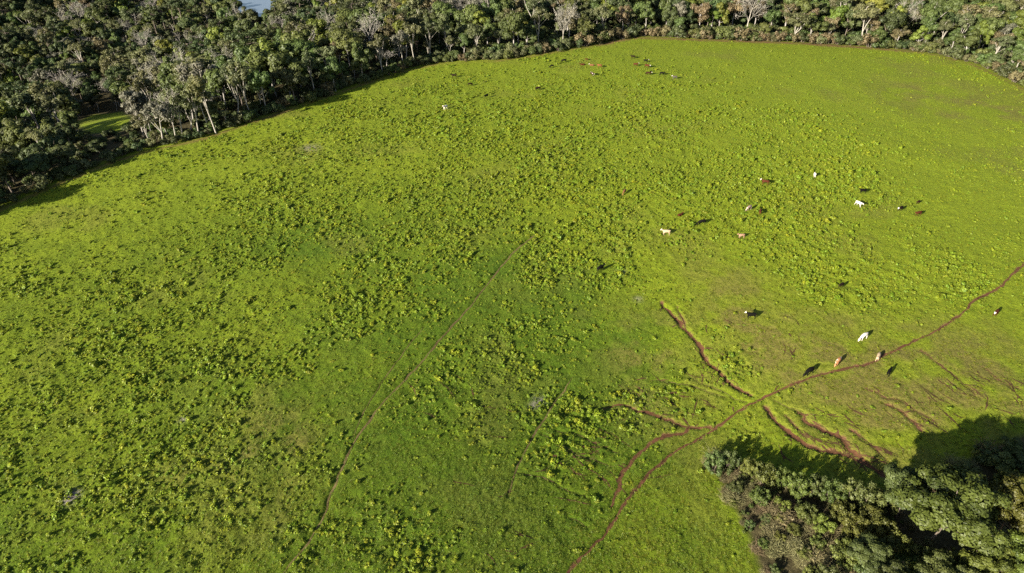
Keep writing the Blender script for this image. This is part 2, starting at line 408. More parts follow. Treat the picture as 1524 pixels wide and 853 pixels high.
def make_ground():
    D = .0023
    az = np.concatenate([np.linspace(-1.5, -.96, 20)[:-1], np.arange(-.96, .96, D), np.linspace(.96, 1.5, 20)])
    r = [4.0]
    while r[-1] < 5200:
        q = r[-1]; st = .0019 * (q * q + 6400) / 80
        st = max(st, .2)
        if q < 42: st = 2.0
        if q > 420: st = q * .05
        r.append(q + st)
    r = np.array(r); A, R = np.meshgrid(az, r); X = (R * np.sin(A)).ravel(); Y = (R * np.cos(A)).ravel()
    dd = d_out(X, Y); Z = land_z(X, Y, dd)
    td, tm, tr_ = trail_depth(X, Y, True)
    near = (R.ravel() < 420)
    fine = np.where(near & (dd < 3), (fbm(X, Y, 1.7, 41, 2) - .5) * (.16 + .42 * weed_density(X, Y)) + (fbm(X, Y, .7, 45, 1) - .5) * .12, 0)
    Z = Z + td + fine * np.clip(tm * 2, 0, 1)
    n, k = len(r), len(az)
    i = np.arange(n - 1)[:, None] * k; j = np.arange(k - 1)[None]
    F = np.stack([i + j, i + j + 1, i + k + j + 1, i + k + j], -1).reshape(-1, 4)
    dt = seg_dist(X, Y, THICKET, True); it = inside(X, Y, THICKET)
    wn1 = fbm(X, Y, 6, 51, 3)
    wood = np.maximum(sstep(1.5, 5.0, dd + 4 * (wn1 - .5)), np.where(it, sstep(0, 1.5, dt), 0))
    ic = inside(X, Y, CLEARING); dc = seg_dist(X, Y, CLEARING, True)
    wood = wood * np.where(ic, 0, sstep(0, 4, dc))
    soil = 1 - sstep(-.12, .12, tr_ + .9 * (fbm(X, Y, 1.6, 71, 3) - .5))
    # bare strip along the far fence line
    px, _, _ = to_photo(X, Y, Z)
    edge = (1 - sstep(0, 3.0, np.abs(dd + .4) + 1.6 * (fbm(X, Y, 9, 81, 3) - .5))) * sstep(20, 45, X) * (1 - sstep(150, 190, X))
    edge2 = (1 - sstep(0, 2.2, np.abs(dd + .4) + 2 * (fbm(X, Y, 9, 81, 3) - .35))) * .7
    yel_c = np.where(ic, .7, 0)
    soil = np.clip(np.maximum(soil, np.maximum(edge, edge2) * (dd < 3)), 0, 1)
    yel = np.clip(.16 + .52 * sstep(80, 230, Y) + .25 * sstep(20, 150, -X) + .9 * (fbm(X, Y, 38, 91, 3) - .5) + .8 * (fbm(X, Y, 7, 95, 3) - .5) + blobs(X, Y, YEL) + yel_c, 0, 1)
    n2 = fbm(X, Y, 5, 101, 4)
    dry = np.clip(blobs(X, Y, DRY) * 1.1 * sstep(.36, .66, n2) + .35 * sstep(.58, .78, fbm(X, Y, 16, 111, 4)), 0, .9)
    grey = np.clip(blobs(X, Y, GREYP) * (.4 + 1.2 * fbm(X, Y, .8, 115, 2)), 0, .9)
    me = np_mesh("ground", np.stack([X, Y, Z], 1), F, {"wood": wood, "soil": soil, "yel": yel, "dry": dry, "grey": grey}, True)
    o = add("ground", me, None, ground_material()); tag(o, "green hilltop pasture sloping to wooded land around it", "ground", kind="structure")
    return o, az, r, Z.reshape(n, k)
GROUND, GAZ, GR, GZ = make_ground()
def ground_z(x, y):
    """height of the ground sheet, read off its own grid"""
    x = np.asarray(x, float); y = np.asarray(y, float); a = np.arctan2(x, y); r = np.hypot(x, y)
    j = np.clip(np.searchsorted(GAZ, a) - 1, 0, len(GAZ) - 2); i = np.clip(np.searchsorted(GR, r) - 1, 0, len(GR) - 2)
    u = (a - GAZ[j]) / (GAZ[j + 1] - GAZ[j]); v = (r - GR[i]) / (GR[i + 1] - GR[i])
    return (GZ[i, j] * (1 - u) + GZ[i, j + 1] * u) * (1 - v) + (GZ[i + 1, j] * (1 - u) + GZ[i + 1, j + 1] * u) * v
def gz(x, y): return float(ground_z(x, y))

me = bpy.data.meshes.new("lake")
me.from_pydata([(x, y, -34.0) for x, y in LAKE], [], [tuple(range(len(LAKE)))])
def water_material():
    m, nt, nd, lk, out = mat_new("lake_water")
    p = N_(nt, "ShaderNodeBsdfPrincipled"); p.inputs["Base Color"].default_value = (.10, .12, .15, 1); p.inputs["Roughness"].default_value = .12
    b = N_(nt, "ShaderNodeBump"); b.inputs["Strength"].default_value = .25; b.inputs["Distance"].default_value = .3
    lk.new(noise(nt, .35, 3), b.inputs["Height"]); lk.new(b.outputs[0], p.inputs["Normal"]); lk.new(p.outputs[0], out.inputs[0]); return m
tag(add("lake", me, None, water_material()), "sliver of grey blue lake beyond the far left woods", "lake", kind="structure")

# ------------------------------------------------------------------ bare soil lying in the tracks and gullies; rill strips also paint step shade
def make_trail(t, L, k):
    hw = t[2] * (1 if t[0] == 'footpath' else .85); n = len(L)
    T = np.gradient(L, axis=0); T /= np.linalg.norm(T, axis=1)[:, None]; Nn = np.stack([-T[:, 1], T[:, 0]], 1)
    s = np.arange(n) * .35
    taper = np.minimum(1, np.minimum(np.arange(n), np.arange(n)[::-1]) / (8 if t[0] == 'footpath' else 14)) * .85 + .15
    rough = 1.1 if t[0] == 'footpath' else 1.5
    hw = hw * (.75 + .7 * fbm(s, s * 0, 14, 480 + k, 2)); wl_ = hw * taper * (1 + rough * 2 * (fbm(s, s * 0, 1.6, 400 + k, 3) - .5)); wr_ = hw * taper * (1 + rough * 2 * (fbm(s, s * 0, 1.6, 450 + k, 3) - .5))
    cols = [-1, -.5, 0, .5, 1]; V = []
    for i in range(n):
        for c in cols:
            w = wl_[i] if c < 0 else wr_[i]
            x, y = L[i] + Nn[i] * c * w
            V.append((x, y, gz(x, y) + (.045 if abs(c) < 1 else .02)))
    m = len(cols); i = np.arange(n - 1)[:, None] * m; j = np.arange(m - 1)[None]
    F = np.stack([i + j, i + j + 1, i + m + j + 1, i + m + j], -1).reshape(-1, 4)
    o = add(t[0], np_mesh(t[0], V, F, None, True), None, (M_RED if t[2] >= .15 else M_CRACK) if t[5] else M_BRN)  # thin dark rills: soil strip whose colour also stands for shade in turf steps
    tag(o, t[1], "path" if t[0] == "footpath" else "gully", kind="structure")
for k, (t, L) in enumerate(zip(TRAILS, LINES)): make_trail(t, L, k)

def make_cracks():
    rng = np.random.default_rng(77); V = []; F = []
    def crack(x, y, a, L, w):
        n = max(4, int(L / .35)); base = len(V); pts = []
        for i in range(n):
            pts.append((x, y)); a += rng.normal() * .16; x += math.cos(a) * .35; y += math.sin(a) * .35
        for i, (px_, py_) in enumerate(pts):
            ww = w * math.sin(math.pi * (i + .6) / (n + .2)) * rng.uniform(.35, 1.5); b = a + math.pi / 2
            for q in (-1, 1): V.append((px_ + math.cos(b) * ww * q, py_ + math.sin(b) * ww * q, gz(px_ + math.cos(b) * ww * q, py_ + math.sin(b) * ww * q) + .03))
        for i in range(n - 1): F.append((base + 2 * i, base + 2 * i + 1, base + 2 * i + 3, base + 2 * i + 2))
        return pts
    for cx, cy, sx, sy, hx, hy, n, w in [(860, 670, 70, 50, 120, 45, 26, .11), (1010, 570, 55, 30, 110, 45, 16, .10), (1230, 640, 60, 35, 100, 80, 26, .13), (1360, 600, 70, 45, 90, 75, 22, .10), (1470, 565, 40, 35, 80, 60, 12, .09),
                                         (1050, 510, 20, 40, 60, 110, 8, .10), (1190, 500, 25, 25, 20, 60, 6, .10), (650, 590, 40, 30, 90, 55, 6, .08), (740, 790, 60, 40, 90, 30, 8, .07)]:
        for _ in range(n):
            p0 = (cx + rng.normal() * sx * .7, cy + rng.normal() * sy * .7); x, y = at(*p0); x2, y2 = at(p0[0] + hx * .2, p0[1] + hy * .2)
            if not inside(np.array([x]), np.array([y]), FIELD)[0] or inside(np.array([x]), np.array([y]), THICKET)[0]: continue
            P = crack(x, y, math.atan2(y2 - y, x2 - x) + rng.normal() * .18, rng.uniform(1.5, 7), w * rng.uniform(.8, 1.9))
            if rng.random() < .5: q = P[len(P) // 2]; crack(q[0], q[1], math.atan2(y2 - y, x2 - x) + rng.choice([-.7, .7]), rng.uniform(1, 2.5), w * .7)
    for t, L in zip(TRAILS, LINES):
        if t[5] == 0 or t[2] < .15: continue
        for _ in range(int(len(L) * .35 * (.10 if t[0] == 'footpath' else .55))):
            i = int(rng.integers(2, len(L) - 2)); d = L[i + 1] - L[i - 1]; crack(*(L[i] + rng.normal(size=2) * .25), math.atan2(d[1], d[0]) + rng.normal() * .5, rng.uniform(.8, 3.2), rng.uniform(.07, .2))
    o = add("soil_cracks", np_mesh("soil_cracks", V, F), None, M_CRACK); tag(o, "fine branching cracks of bare red soil in the lower pasture turf", "soil cracks", kind="stuff")
make_cracks()

# ------------------------------------------------------------------ plants: builders
def dome_dirs(rng, n, up=.2):
    d = rng.normal(size=(n, 3)); d[:, 2] += up; d /= np.linalg.norm(d, axis=1)[:, None]; return d

def bent(p0, p1, rng, k=5, sag=.12, lift=.0):
    t = np.linspace(0, 1, k)[:, None]; p0 = np.asarray(p0, float); p1 = np.asarray(p1, float)
    L = np.linalg.norm(p1 - p0); off = rng.normal(size=3) * sag * L
    return p0 + (p1 - p0) * t + off * (t * (1 - t)) * 2 + np.array([0, 0, lift * L]) * t * (1 - t)

def leafy_tree(seed, Ht, R, cb, nclu, nleaf, ls, lm, bm, airy=0.0, flat=.8, lean=0.05, crad=.40, forks=2, trr=.013):
    """crown made of many leaf clumps carried on limbs"""
    rng = np.random.default_rng(seed); tr = MB(); cr = MB()
    top = np.array([rng.normal() * lean * Ht, rng.normal() * lean * Ht, Ht * .86])
    trunk = bent((0, 0, -.6), top, rng, 9, .05); r0 = Ht * trr
    tr.tube(trunk, np.linspace(r0 * 1.25, r0 * .35, 9), 7)
    zc = Ht * (cb + 1) / 2; hz = Ht * (1 - cb) / 2
    for f in range(forks):
        a = rng.uniform(0, 6.28); s = trunk[3 + f % 2]
        e = np.array([math.cos(a) * R * .5, math.sin(a) * R * .5, zc + hz * .4]); tr.tube(bent(s, e, rng, 6, .1, .25), np.linspace(r0 * .75, r0 * .25, 6), 5)
    cl = []
    for _ in range(nclu):
        d = dome_dirs(rng, 1, .35)[0]; q = rng.uniform(.45, .92) if rng.random() < .8 else rng.uniform(.0, .5)
        c = np.array([d[0] * R * q, d[1] * R * q, zc + d[2] * hz * q * flat / .8]); c[:2] += trunk[6, :2]
        r = R * crad * rng.uniform(.6, 1.15) * (1.1 - .35 * q)
        cl.append((c, r))
    for c, r in cl:
        zt = np.clip(c[2] - np.hypot(*(c[:2])) * .7, Ht * cb * .6, Ht * .8); i = np.argmin(abs(trunk[:, 2] - zt))
        tr.tube(bent(trunk[i], c, rng, 5, .10, .15), np.linspace(r0 * .42, r0 * .10, 5), 4)
        for _ in range(3):
            tr.tube(bent(c, c + dome_dirs(rng, 1, .4)[0] * r * .8, rng, 3, .1), [r0 * .12, r0 * .08, r0 * .03], 3)
    wts = np.array([r ** 2 for _, r in cl]); wts /= wts.sum()
    for (c, r), w in zip(cl, wts):
        n = max(8, int(nleaf * w)); d = dome_dirs(rng, n, .35)
        q = rng.uniform(.35 if airy > .3 else .7, 1.08, n)[:, None]
        lump = 1 + .22 * np.sin(d[:, 0:1] * 5 + c[0] * 3) * np.sin(d[:, 1:2] * 5 + c[1] * 3)
        P = c + d * np.array([1, 1, flat]) * r * q * lump
        nv = d * 1.0 + rng.normal(size=(n, 3)) * (.30 + airy * .3) + np.array([0, 0, .25])
        a = np.clip(.45 + rng.normal() * .20 + rng.normal(size=n) * .13 + .15 * d[:, 2], 0, 1)
        cr.leaves(P, nv, ls * rng.uniform(.6, 1.3, n), rng, a)
    return tr.mesh("trunk", bm, True), cr.mesh("crown", lm)

def bare_tree(seed, Ht, R, cb, bm, haze=500, lean=.06, lv=(6, 5, 5), tw=.035, mat=None):
    rng = np.random.default_rng(seed); tr = MB(); cr = MB()
    top = np.array([rng.normal() * lean * Ht, rng.normal() * lean * Ht, Ht * (cb + .25)])
    trunk = bent((0, 0, -.6), top, rng, 8, .06); r0 = Ht * .0135
    tr.tube(trunk, np.linspace(r0 * 1.3, r0 * .55, 8), 7)
    tips = []
    def grow(p, d, L, r, lev):
        e = p + d * L; b = bent(p, e, rng, 4, .10, .12); tr_ = tr if lev < 2 else cr
        tr_.tube(b, np.linspace(r, max(r * .45, tw * .6), 4), 5 if lev < 1 else 3, float(np.clip(rng.normal(.5, .25), 0, 1)))
        if lev >= len(lv): tips.append(e); return
        for k in range(lv[lev]):
            q = rng.uniform(.35, 1.0); s = b[0] + (b[-1] - b[0]) * q if q < .9 else b[-1]
            nd_ = d * rng.uniform(.6, 1.1) + rng.normal(size=3) * .55 + np.array([0, 0, .22]); nd_ /= np.linalg.norm(nd_)
            grow(s, nd_, L * rng.uniform(.42, .68), max(r * .5, tw), lev + 1)
    for k in range(lv[0]):
        a = 6.28 * k / lv[0] + rng.normal() * .4; i = rng.integers(4, 8)
        d = np.array([math.cos(a) * R / Ht * 1.7, math.sin(a) * R / Ht * 1.7, rng.uniform(.6, 1.2)]); d /= np.linalg.norm(d)
        grow(trunk[i], d, Ht * (1 - cb) * rng.uniform(.42, .6), r0 * .55, 1)
    T = np.array(tips)
    k = rng.integers(0, len(T), haze); P = T[k] + rng.normal(size=(haze, 3)) * R * .06
    cr.leaves(P, rng.normal(size=(haze, 3)), rng.uniform(.14, .34, haze), rng, np.clip(rng.normal(.5, .25, haze), 0, 1), .16, .05)
    return tr.mesh("trunk", bm, True), cr.mesh("crown", mat or M_TWIG)

def umbrella_tree(seed, Ht, R, lm, bm):
    rng = np.random.default_rng(seed); tr = MB(); cr = MB()
    trunk = bent((0, 0, -.6), (rng.normal() * .4, rng.normal() * .4, Ht * .95), rng, 8, .02); r0 = Ht * .016
    tr.tube(trunk, np.linspace(r0 * 1.2, r0 * .5, 8), 7)
    for k in range(26):
        a = rng.uniform(0, 6.28); z = Ht * rng.uniform(.70, .95); L = R * rng.uniform(.6, 1.0)
        s = np.array([trunk[-2, 0], trunk[-2, 1], z]); e = s + np.array([math.cos(a) * L, math.sin(a) * L, Ht * .06])
        tr.tube(bent(s, e, rng, 5, .03, -.25), np.linspace(r0 * .3, r0 * .12, 5), 4)
        n = 110; d = dome_dirs(rng, n, .3); q = rng.uniform(.5, 1.05, n)[:, None]; c = e + np.array([0, 0, .1])
        cr.leaves(c + d * np.array([1.3, 1.3, .8]) * q * R * .24, d + rng.normal(size=(n, 3)) * .4, rng.uniform(.2, .42, n), rng, np.clip(.4 + rng.normal(size=n) * .25, 0, 1))
    return tr.mesh("trunk", bm, True), cr.mesh("crown", lm)

def shrub(seed, R, Ht, nclu, nleaf, ls, lm, bm, airy=.2, cs=(.28, .5)):
    rng = np.random.default_rng(seed); tr = MB(); cr = MB()
    for k in range(nclu):
        a = rng.uniform(0, 6.28); q = math.sqrt(rng.random()) * R * .75
        c = np.array([math.cos(a) * q, math.sin(a) * q, Ht * rng.uniform(.25, .9) * (1 - .35 * (q / R) ** 2)]); r = R * rng.uniform(*cs)
        tr.tube(bent((c[0] * .15, c[1] * .15, -.2), c, rng, 5, .12), np.linspace(.07, .02, 5), 4)
        n = nleaf // nclu; d = dome_dirs(rng, n, .35); f = rng.uniform(.45 if airy > .3 else .7, 1.08, n)[:, None]
        P = c + d * np.array([1, 1, .85]) * r * f; P[:, 2] = np.maximum(P[:, 2], .02)
        cr.leaves(P, d + rng.normal(size=(n, 3)) * .34, ls * rng.uniform(.6, 1.3, n), rng, np.clip(.5 + rng.normal() * .2 + rng.normal(size=n) * .15, 0, 1))
    return tr.mesh("stem", bm, True), cr.mesh("crown", lm)

def brush(seed, R, Ht, n, lm):
    """tangle of dry stems"""
    rng = np.random.default_rng(seed); tr = MB()
    for k in range(n):
        a = rng.uniform(0, 6.28); q = R * math.sqrt(rng.random()) * .7; b = rng.uniform(0, 6.28); L = R * rng.uniform(.4, 1.0)
        p0 = np.array([math.cos(a) * q, math.sin(a) * q, -.1]); p1 = p0 + np.array([math.cos(b) * L, math.sin(b) * L, Ht * rng.uniform(.35, 1.0)])
        tr.tube(bent(p0, p1, rng, 5, .18, .5), np.linspace(.024, .010, 5), 3, float(np.clip(rng.normal(.5, .28), 0, 1)))
    m = n * 3; c = rng.normal(size=(m, 3)) * np.array([R * .42, R * .42, Ht * .22]) + np.array([0, 0, Ht * .5]); c[:, 2] = np.abs(c[:, 2])
    tr.leaves(c, rng.normal(size=(m, 3)), rng.uniform(.12, .30, m), rng, np.clip(rng.normal(.45, .25, m), 0, 1), .10, .3)
    return tr.mesh("stem", lm)

KINDS = {}   # species -> list of (trunk mesh, crown mesh, nominal height, nominal radius)
def reg(k, h, r, ms): KINDS.setdefault(k, []).append((*ms, h, r))
for s in range(4):
    reg("dark", 14, 5.0, leafy_tree(100 + s, 14, 5.0, .22, 15, 5200, .34, M_DARK, B_BROWN))
    reg("mid", 14, 4.8, leafy_tree(120 + s, 14, 4.8, .25, 15, 5200, .33, M_MID, B_GREY))
    reg("olive", 16, 5.0, leafy_tree(140 + s, 16, 5.0, .50, 13, 3000, .30, M_OLIVE, B_PALE, .6, .7, .07, .36, 3))
    reg("bare", 14, 4.6, bare_tree(180 + s, 14, 4.6, .32, B_GREY))
for s in range(3):
    reg("yellow", 12, 4.2, leafy_tree(160 + s, 12, 4.2, .25, 13, 4600, .33, M_YEL, B_GREY))
    reg("grey", 14, 4.8, leafy_tree(200 + s, 14, 4.8, .35, 14, 3600, .28, M_GREY, B_PALE, .6, .75, .06, .38, 3))
    reg("tan", 13, 4.4, leafy_tree(220 + s, 13, 4.4, .3, 13, 3600, .28, M_TAN, B_GREY, .5))
    reg("umbrella", 18, 4.5, umbrella_tree(240 + s, 18, 4.5, M_DARK, B_BROWN))
reg("palebare", 15, 5.2, bare_tree(260, 15, 5.2, .28, B_PALE, 1300, .05, (7, 6, 5), .05))
reg("palebare", 15, 5.2, bare_tree(261, 15, 5.2, .25, B_PALE, 900, .09, (6, 5, 5), .05))
for s in range(3):
    reg("shrub_mid", 2.6, 2.0, shrub(300 + s, 2.0, 2.6, 9, 1100, .20, M_MID, B_BROWN))
    reg("shrub_dark", 2.6, 2.0, shrub(310 + s, 2.0, 2.6, 9, 1100, .20, M_DARK, B_BROWN))
    reg("shrub_olive", 2.4, 2.0, shrub(320 + s, 2.0, 2.4, 9, 900, .18, M_OLIVE, B_BROWN, .4))
    reg("shrub_tan", 2.0, 1.9, shrub(330 + s, 1.9, 2.0, 8, 800, .17, M_TAN, B_BROWN, .5))
    reg("near_olive", 12, 6.0, leafy_tree(400 + s, 12, 6.0, .30, 44, 26000, .19, (M_THICK, M_THICK, M_MID)[s], B_BROWN, .1, .6, .05, .26, 3, .011))
    reg("near_shrub", 3.0, 2.2, shrub(410 + s, 2.2, 3.0, 26, 4600, .12, (M_PALE, M_MID, M_YEL)[s], B_BROWN, .5, (.14, .34)))
BRUSH = [brush(430 + s, 1.5, 1.3, 150, M_STRAW) for s in range(4)]

# ------------------------------------------------------------------ where the trees stand
TREES = []   # dict: kind, x, y, h, r, rot, variant, hand
def put(kind, x, y, h, r, hand=False, var=None, rot=None):
    TREES.append(dict(kind=kind, x=float(x), y=float(y), h=float(h), r=float(r), hand=hand, var=int(RNG.integers(0, 99)) if var is None else var,
                      rot=float(RNG.uniform(0, 6.28)) if rot is None else rot))
for px, py, k, h, r in [
    # tall pale-stemmed trees along the left edge
    (262, 207, "palebare", 14, 4), (272, 205, "olive", 16, 4), (296, 202, "olive", 17, 4.4), (322, 199, "olive", 19, 4.6), (312, 194, "olive", 17, 4.2),
    (352, 176, "olive", 18, 4.8), (374, 172, "olive", 18, 4.6), (398, 166, "mid", 16, 4.6), (214, 203, "grey", 15, 4.2), (225, 200, "grey", 15, 4.2), (236, 188, "olive", 18, 5), (216, 180, "grey", 13, 4),
    (110, 250, "dark", 8, 4), (70, 262, "dark", 8.5, 4.5), (20, 288, "dark", 15, 5.5), (-20, 302, "dark", 17, 6), (55, 272, "dark", 9, 4), (150, 232, "dark", 5, 3), (35, 240, "mid", 12, 5), (142, 150, "dark", 14, 6),
    (440, 155, "dark", 14, 5), (470, 142, "olive", 15, 5), (500, 136, "mid", 13, 4), (540, 120, "mid", 14, 4.4), (570, 112, "olive", 15, 4.6), (600, 100, "grey", 15, 4.6), (617, 92, "olive", 16, 4.6), (640, 90, "olive", 15, 4.2),
    (667, 82, "olive", 17, 4.4), (690, 84, "mid", 10, 4), (715, 84, "olive", 13, 4.4), (765, 80, "mid", 17, 6.0), (800, 72, "olive", 16, 4.4), (839, 70, "palebare", 17, 4.6), (870, 65, "mid", 12, 4), (896, 58, "olive", 15, 4), (925, 52, "tan", 13, 4.2),
    (960, 48, "mid", 13, 4.4), (990, 46, "mid", 15, 4.4), (1010, 47, "grey", 14, 4.4), (1040, 48, "tan", 14, 4.6), (1070, 48, "yellow", 13, 4.2), (1110, 50, "palebare", 19, 6.5), (1145, 50, "mid", 12, 4), (1165, 52, "tan", 14, 4.2), (1200, 56, "tan", 13, 4.2), (1232, 58, "tan", 11, 3.6), (1256, 58, "dark", 16, 4.8),
    (1292, 62, "tan", 13, 4.2), (1320, 62, "yellow", 15, 4.2), (1340, 60, "palebare", 16, 4.8), (1375, 68, "mid", 13, 4.4), (1400, 72, "olive", 12, 4), (1428, 70, "olive", 15, 4), (1455, 78, "yellow", 13, 4.4), (1480, 88, "tan", 12, 4), (1507, 100, "mid", 11, 3.8), (1530, 110, "mid", 12, 4),
    (238, 66, "umbrella", 19, 4.6), (252, 62, "umbrella", 20, 4.4), (275, 50, "umbrella", 19, 4.6), (80, 60, "umbrella", 19, 5), (1260, 20, "umbrella", 17, 4.5), (25, 90, "umbrella", 18, 5)]:
    x, y = at_land(px, py); put(k, x, y, h, r, True)
hand_xy = np.array([(t["x"], t["y"]) for t in TREES])

gx, gy = np.meshgrid(np.arange(-540, 480, 7.4), np.arange(90, 790, 7.4)); gx = gx + (np.arange(gx.shape[0]) % 2)[:, None] * 3.7
gx = gx.ravel() + RNG.uniform(-2.2, 2.2, gx.size); gy = gy.ravel() + RNG.uniform(-2.2, 2.2, gy.size)
dd = d_out(gx, gy); keep = (dd > 3.0) & (gx > -.86 * gy - 25) & (gx < .86 * gy + 25)
gx, gy, dd = gx[keep], gy[keep], dd[keep]
tree_z = land_z(gx, gy, dd); ppx, ppy, pf = to_photo(gx, gy, tree_z + 13)
keep = (ppy > -45) & (ppx > -220) & (ppx < W + 160)
keep &= ~inside(gx, gy, LAKE) & (seg_dist(gx, gy, LAKE, True) > 3)
keep &= ~inside(gx, gy, CLEARING) & (seg_dist(gx, gy, CLEARING, True) > 2.5)
# keep the sight line to the lake open
keep &= ~((ppx > 348) & (ppx < 408) & (ppy < 16) & (pf > 400))
cc = np.mean(np.array(CLEARING), 0)          # open ground on the sunny side of the clearing
sx_, sy_ = gx - cc[0], gy - cc[1]; al = -(sx_ * math.cos(SUN_AZ) + sy_ * math.sin(SUN_AZ)); pe = np.abs(-sx_ * math.sin(SUN_AZ) + sy_ * math.cos(SUN_AZ))
keep &= ~((al > 0) & (al < 60) & (pe < 13))
vd = np.hypot(*cc); va = (gx * cc[0] + gy * cc[1]) / vd; vp = np.abs(gx * cc[1] - gy * cc[0]) / vd; keep &= ~((va < vd) & (va > vd - 48) & (vp < 9.5))
far = np.min(np.hypot(gx[:, None] - hand_xy[None, :, 0], gy[:, None] - hand_xy[None, :, 1]), 1); keep &= far > 3.6
# thin out with distance: bigger gaps where the valley floor is shaded
keep &= RNG.random(len(gx)) > .12
gx, gy, dd, ppx, ppy = gx[keep], gy[keep], dd[keep], ppx[keep], ppy[keep]
sp1 = fbm(gx, gy, 40, 501, 2); sp2 = fbm(gx, gy, 18, 511, 2); rnd = RNG.random(len(gx))
for i in range(len(gx)):
    x, y = gx[i], gy[i]; left = x < -60
    w = dict(dark=.30 if left else .20, mid=.36, olive=.18, yellow=.10, grey=.035, tan=.045 if left else .09, bare=.02, umbrella=.05 if left and dd[i] > 60 else 0, palebare=.012)
    if sp1[i] > .62: w["grey"] += .16; w["bare"] += .10
    if sp1[i] < .40: w["dark"] += .35
    if sp2[i] > .62: w["yellow"] += .15; w["olive"] += .15
    if (635 < ppx[i] < 740 and ppy[i] < 8) or (ppx[i] > 1410 and ppy[i] < -6): w = dict(bare=.5, palebare=.1, grey=.2, mid=.2)
    if 60 < ppx[i] < 340 and 40 < ppy[i] < 150 and left: w["grey"] += .13; w["bare"] += .07; w["palebare"] += .03; w["olive"] += .20
    if not left: w["bare"] *= .4; w["palebare"] *= .3; w["grey"] *= .5
    ks = list(w); p = np.array([w[k] for k in ks]); p /= p.sum(); k = ks[int(np.searchsorted(np.cumsum(p), rnd[i]).clip(0, len(ks) - 1))]
    big = RNG.random() ** 1.5; h = 7.5 + 11.5 * big + RNG.uniform(-1, 1); r = 2.8 + 4.2 * big + RNG.uniform(-.4, .6)
    if dd[i] < 7: h *= .8
    if k == "umbrella": h = RNG.uniform(16, 20)
    put(k, x, y, h, r)

# only low bushes grow between the clearing and the pasture
czl = float(land_z(np.array([cc[0]]), np.array([cc[1]]))[0]); cf = float(to_photo(cc[0], cc[1], czl)[2])
def low_side(t):
    z = float(land_z(np.array([t["x"]]), np.array([t["y"]]))[0]); ax, ay, af = [float(q) for q in to_photo(t["x"], t["y"], z + t["h"])]
    return af < cf and ay < 196 and abs(ax + 8 - 152) < FPX * t["r"] / af + 22
TREES = [t for t in TREES if t["hand"] or t["x"] > -60 or not low_side(t)]

# near thicket at the lower right
for px, py, k, v, h, r in [
    (1385, 802, "near_olive", 0, 13.5, 7.4), (1335, 770, "near_olive", 2, 9.5, 4.4), (1478, 808, "near_olive", 1, 13, 4.6), (1530, 815, "near_olive", 1, 14, 5.2), (1450, 870, "near_olive", 1, 8.5, 4.2), (1395, 895, "near_olive", 2, 8, 4.2),
    (1510, 885, "near_olive", 0, 9, 4.6), (1330, 905, "near_olive", 2, 7.5, 3.8), (1590, 800, "near_olive", 0, 13, 6), (1285, 850, "near_olive", 2, 5.5, 3.4), (1620, 860, "near_olive", 2, 12, 6), (1270, 905, "near_olive", 2, 5.5, 3.2)]:
    x, y = at(px, py); put(k, x, y, h, r, True, v)
NEAR_SHRUBS = []
for px, py, v, h, r in [
    (1062, 700, 1, 3.4, 1.9), (1084, 700, 1, 3.6, 1.7), (1112, 706, 0, 3.2, 1.5), (1134, 722, 0, 4.2, 2.0), (1160, 722, 0, 3.6, 1.6), (1184, 738, 0, 4.2, 2.0), (1212, 736, 1, 3.8, 1.8), (1236, 748, 0, 4.0, 2.0), (1262, 752, 1, 4.6, 2.3), (1290, 756, 1, 4.4, 2.3), (1316, 756, 1, 3.6, 2.0),
    (1092, 732, 1, 2.2, 1.4), (1128, 748, 0, 2.8, 1.7), (1160, 758, 2, 2.2, 1.5), (1196, 772, 0, 2.8, 1.8), (1222, 790, 2, 2.8, 1.8), (1250, 775, 0, 3.4, 2.0), (1268, 795, 0, 3.4, 2.3), (1292, 785, 0, 3.4, 2.2), (1255, 835, 0, 3.2, 2.4), (1285, 850, 1, 3.4, 2.4), (1312, 825, 1, 3.2, 2.2),
    (1332, 822, 0, 3.2, 2.0), (1362, 838, 1, 3.4, 2.2), (1308, 800, 0, 3.4, 2.1), (1345, 845, 0, 2.8, 1.9),
    (1340, 860, 2, 3.0, 2.3), (1375, 862, 2, 2.4, 2.0), (1420, 855, 0, 3.2, 2.2), (1230, 870, 1, 2.6, 2.0), (1435, 712, 1, 2.2, 2.4), (1480, 695, 1, 2.4, 2.6), (1505, 672, 1, 2.2, 2.4), (1465, 680, 1, 2.0, 2.2), (1520, 705, 1, 2.4, 2.6), (1400, 728, 1, 2.2, 2.2), (1495, 726, 0, 3.4, 2.2),
    (1092, 752, 2, 1.0, .8), (1115, 785, 1, 1.1, .9), (1160, 805, 2, 1.4, 1.0), (1140, 775, 1, 1.2, .9), (1195, 830, 0, 1.6, 1.2), (1152, 850, 1, 1.2, .9), (1215, 815, 0, 1.8, 1.3), (1180, 795, 0, 1.6, 1.2), (1135, 815, 0, 1.3, 1.0), (1205, 860, 0, 1.7, 1.2)]:
    x, y = at(px, py); NEAR_SHRUBS.append(("near_shrub", x, y, h, r, v))

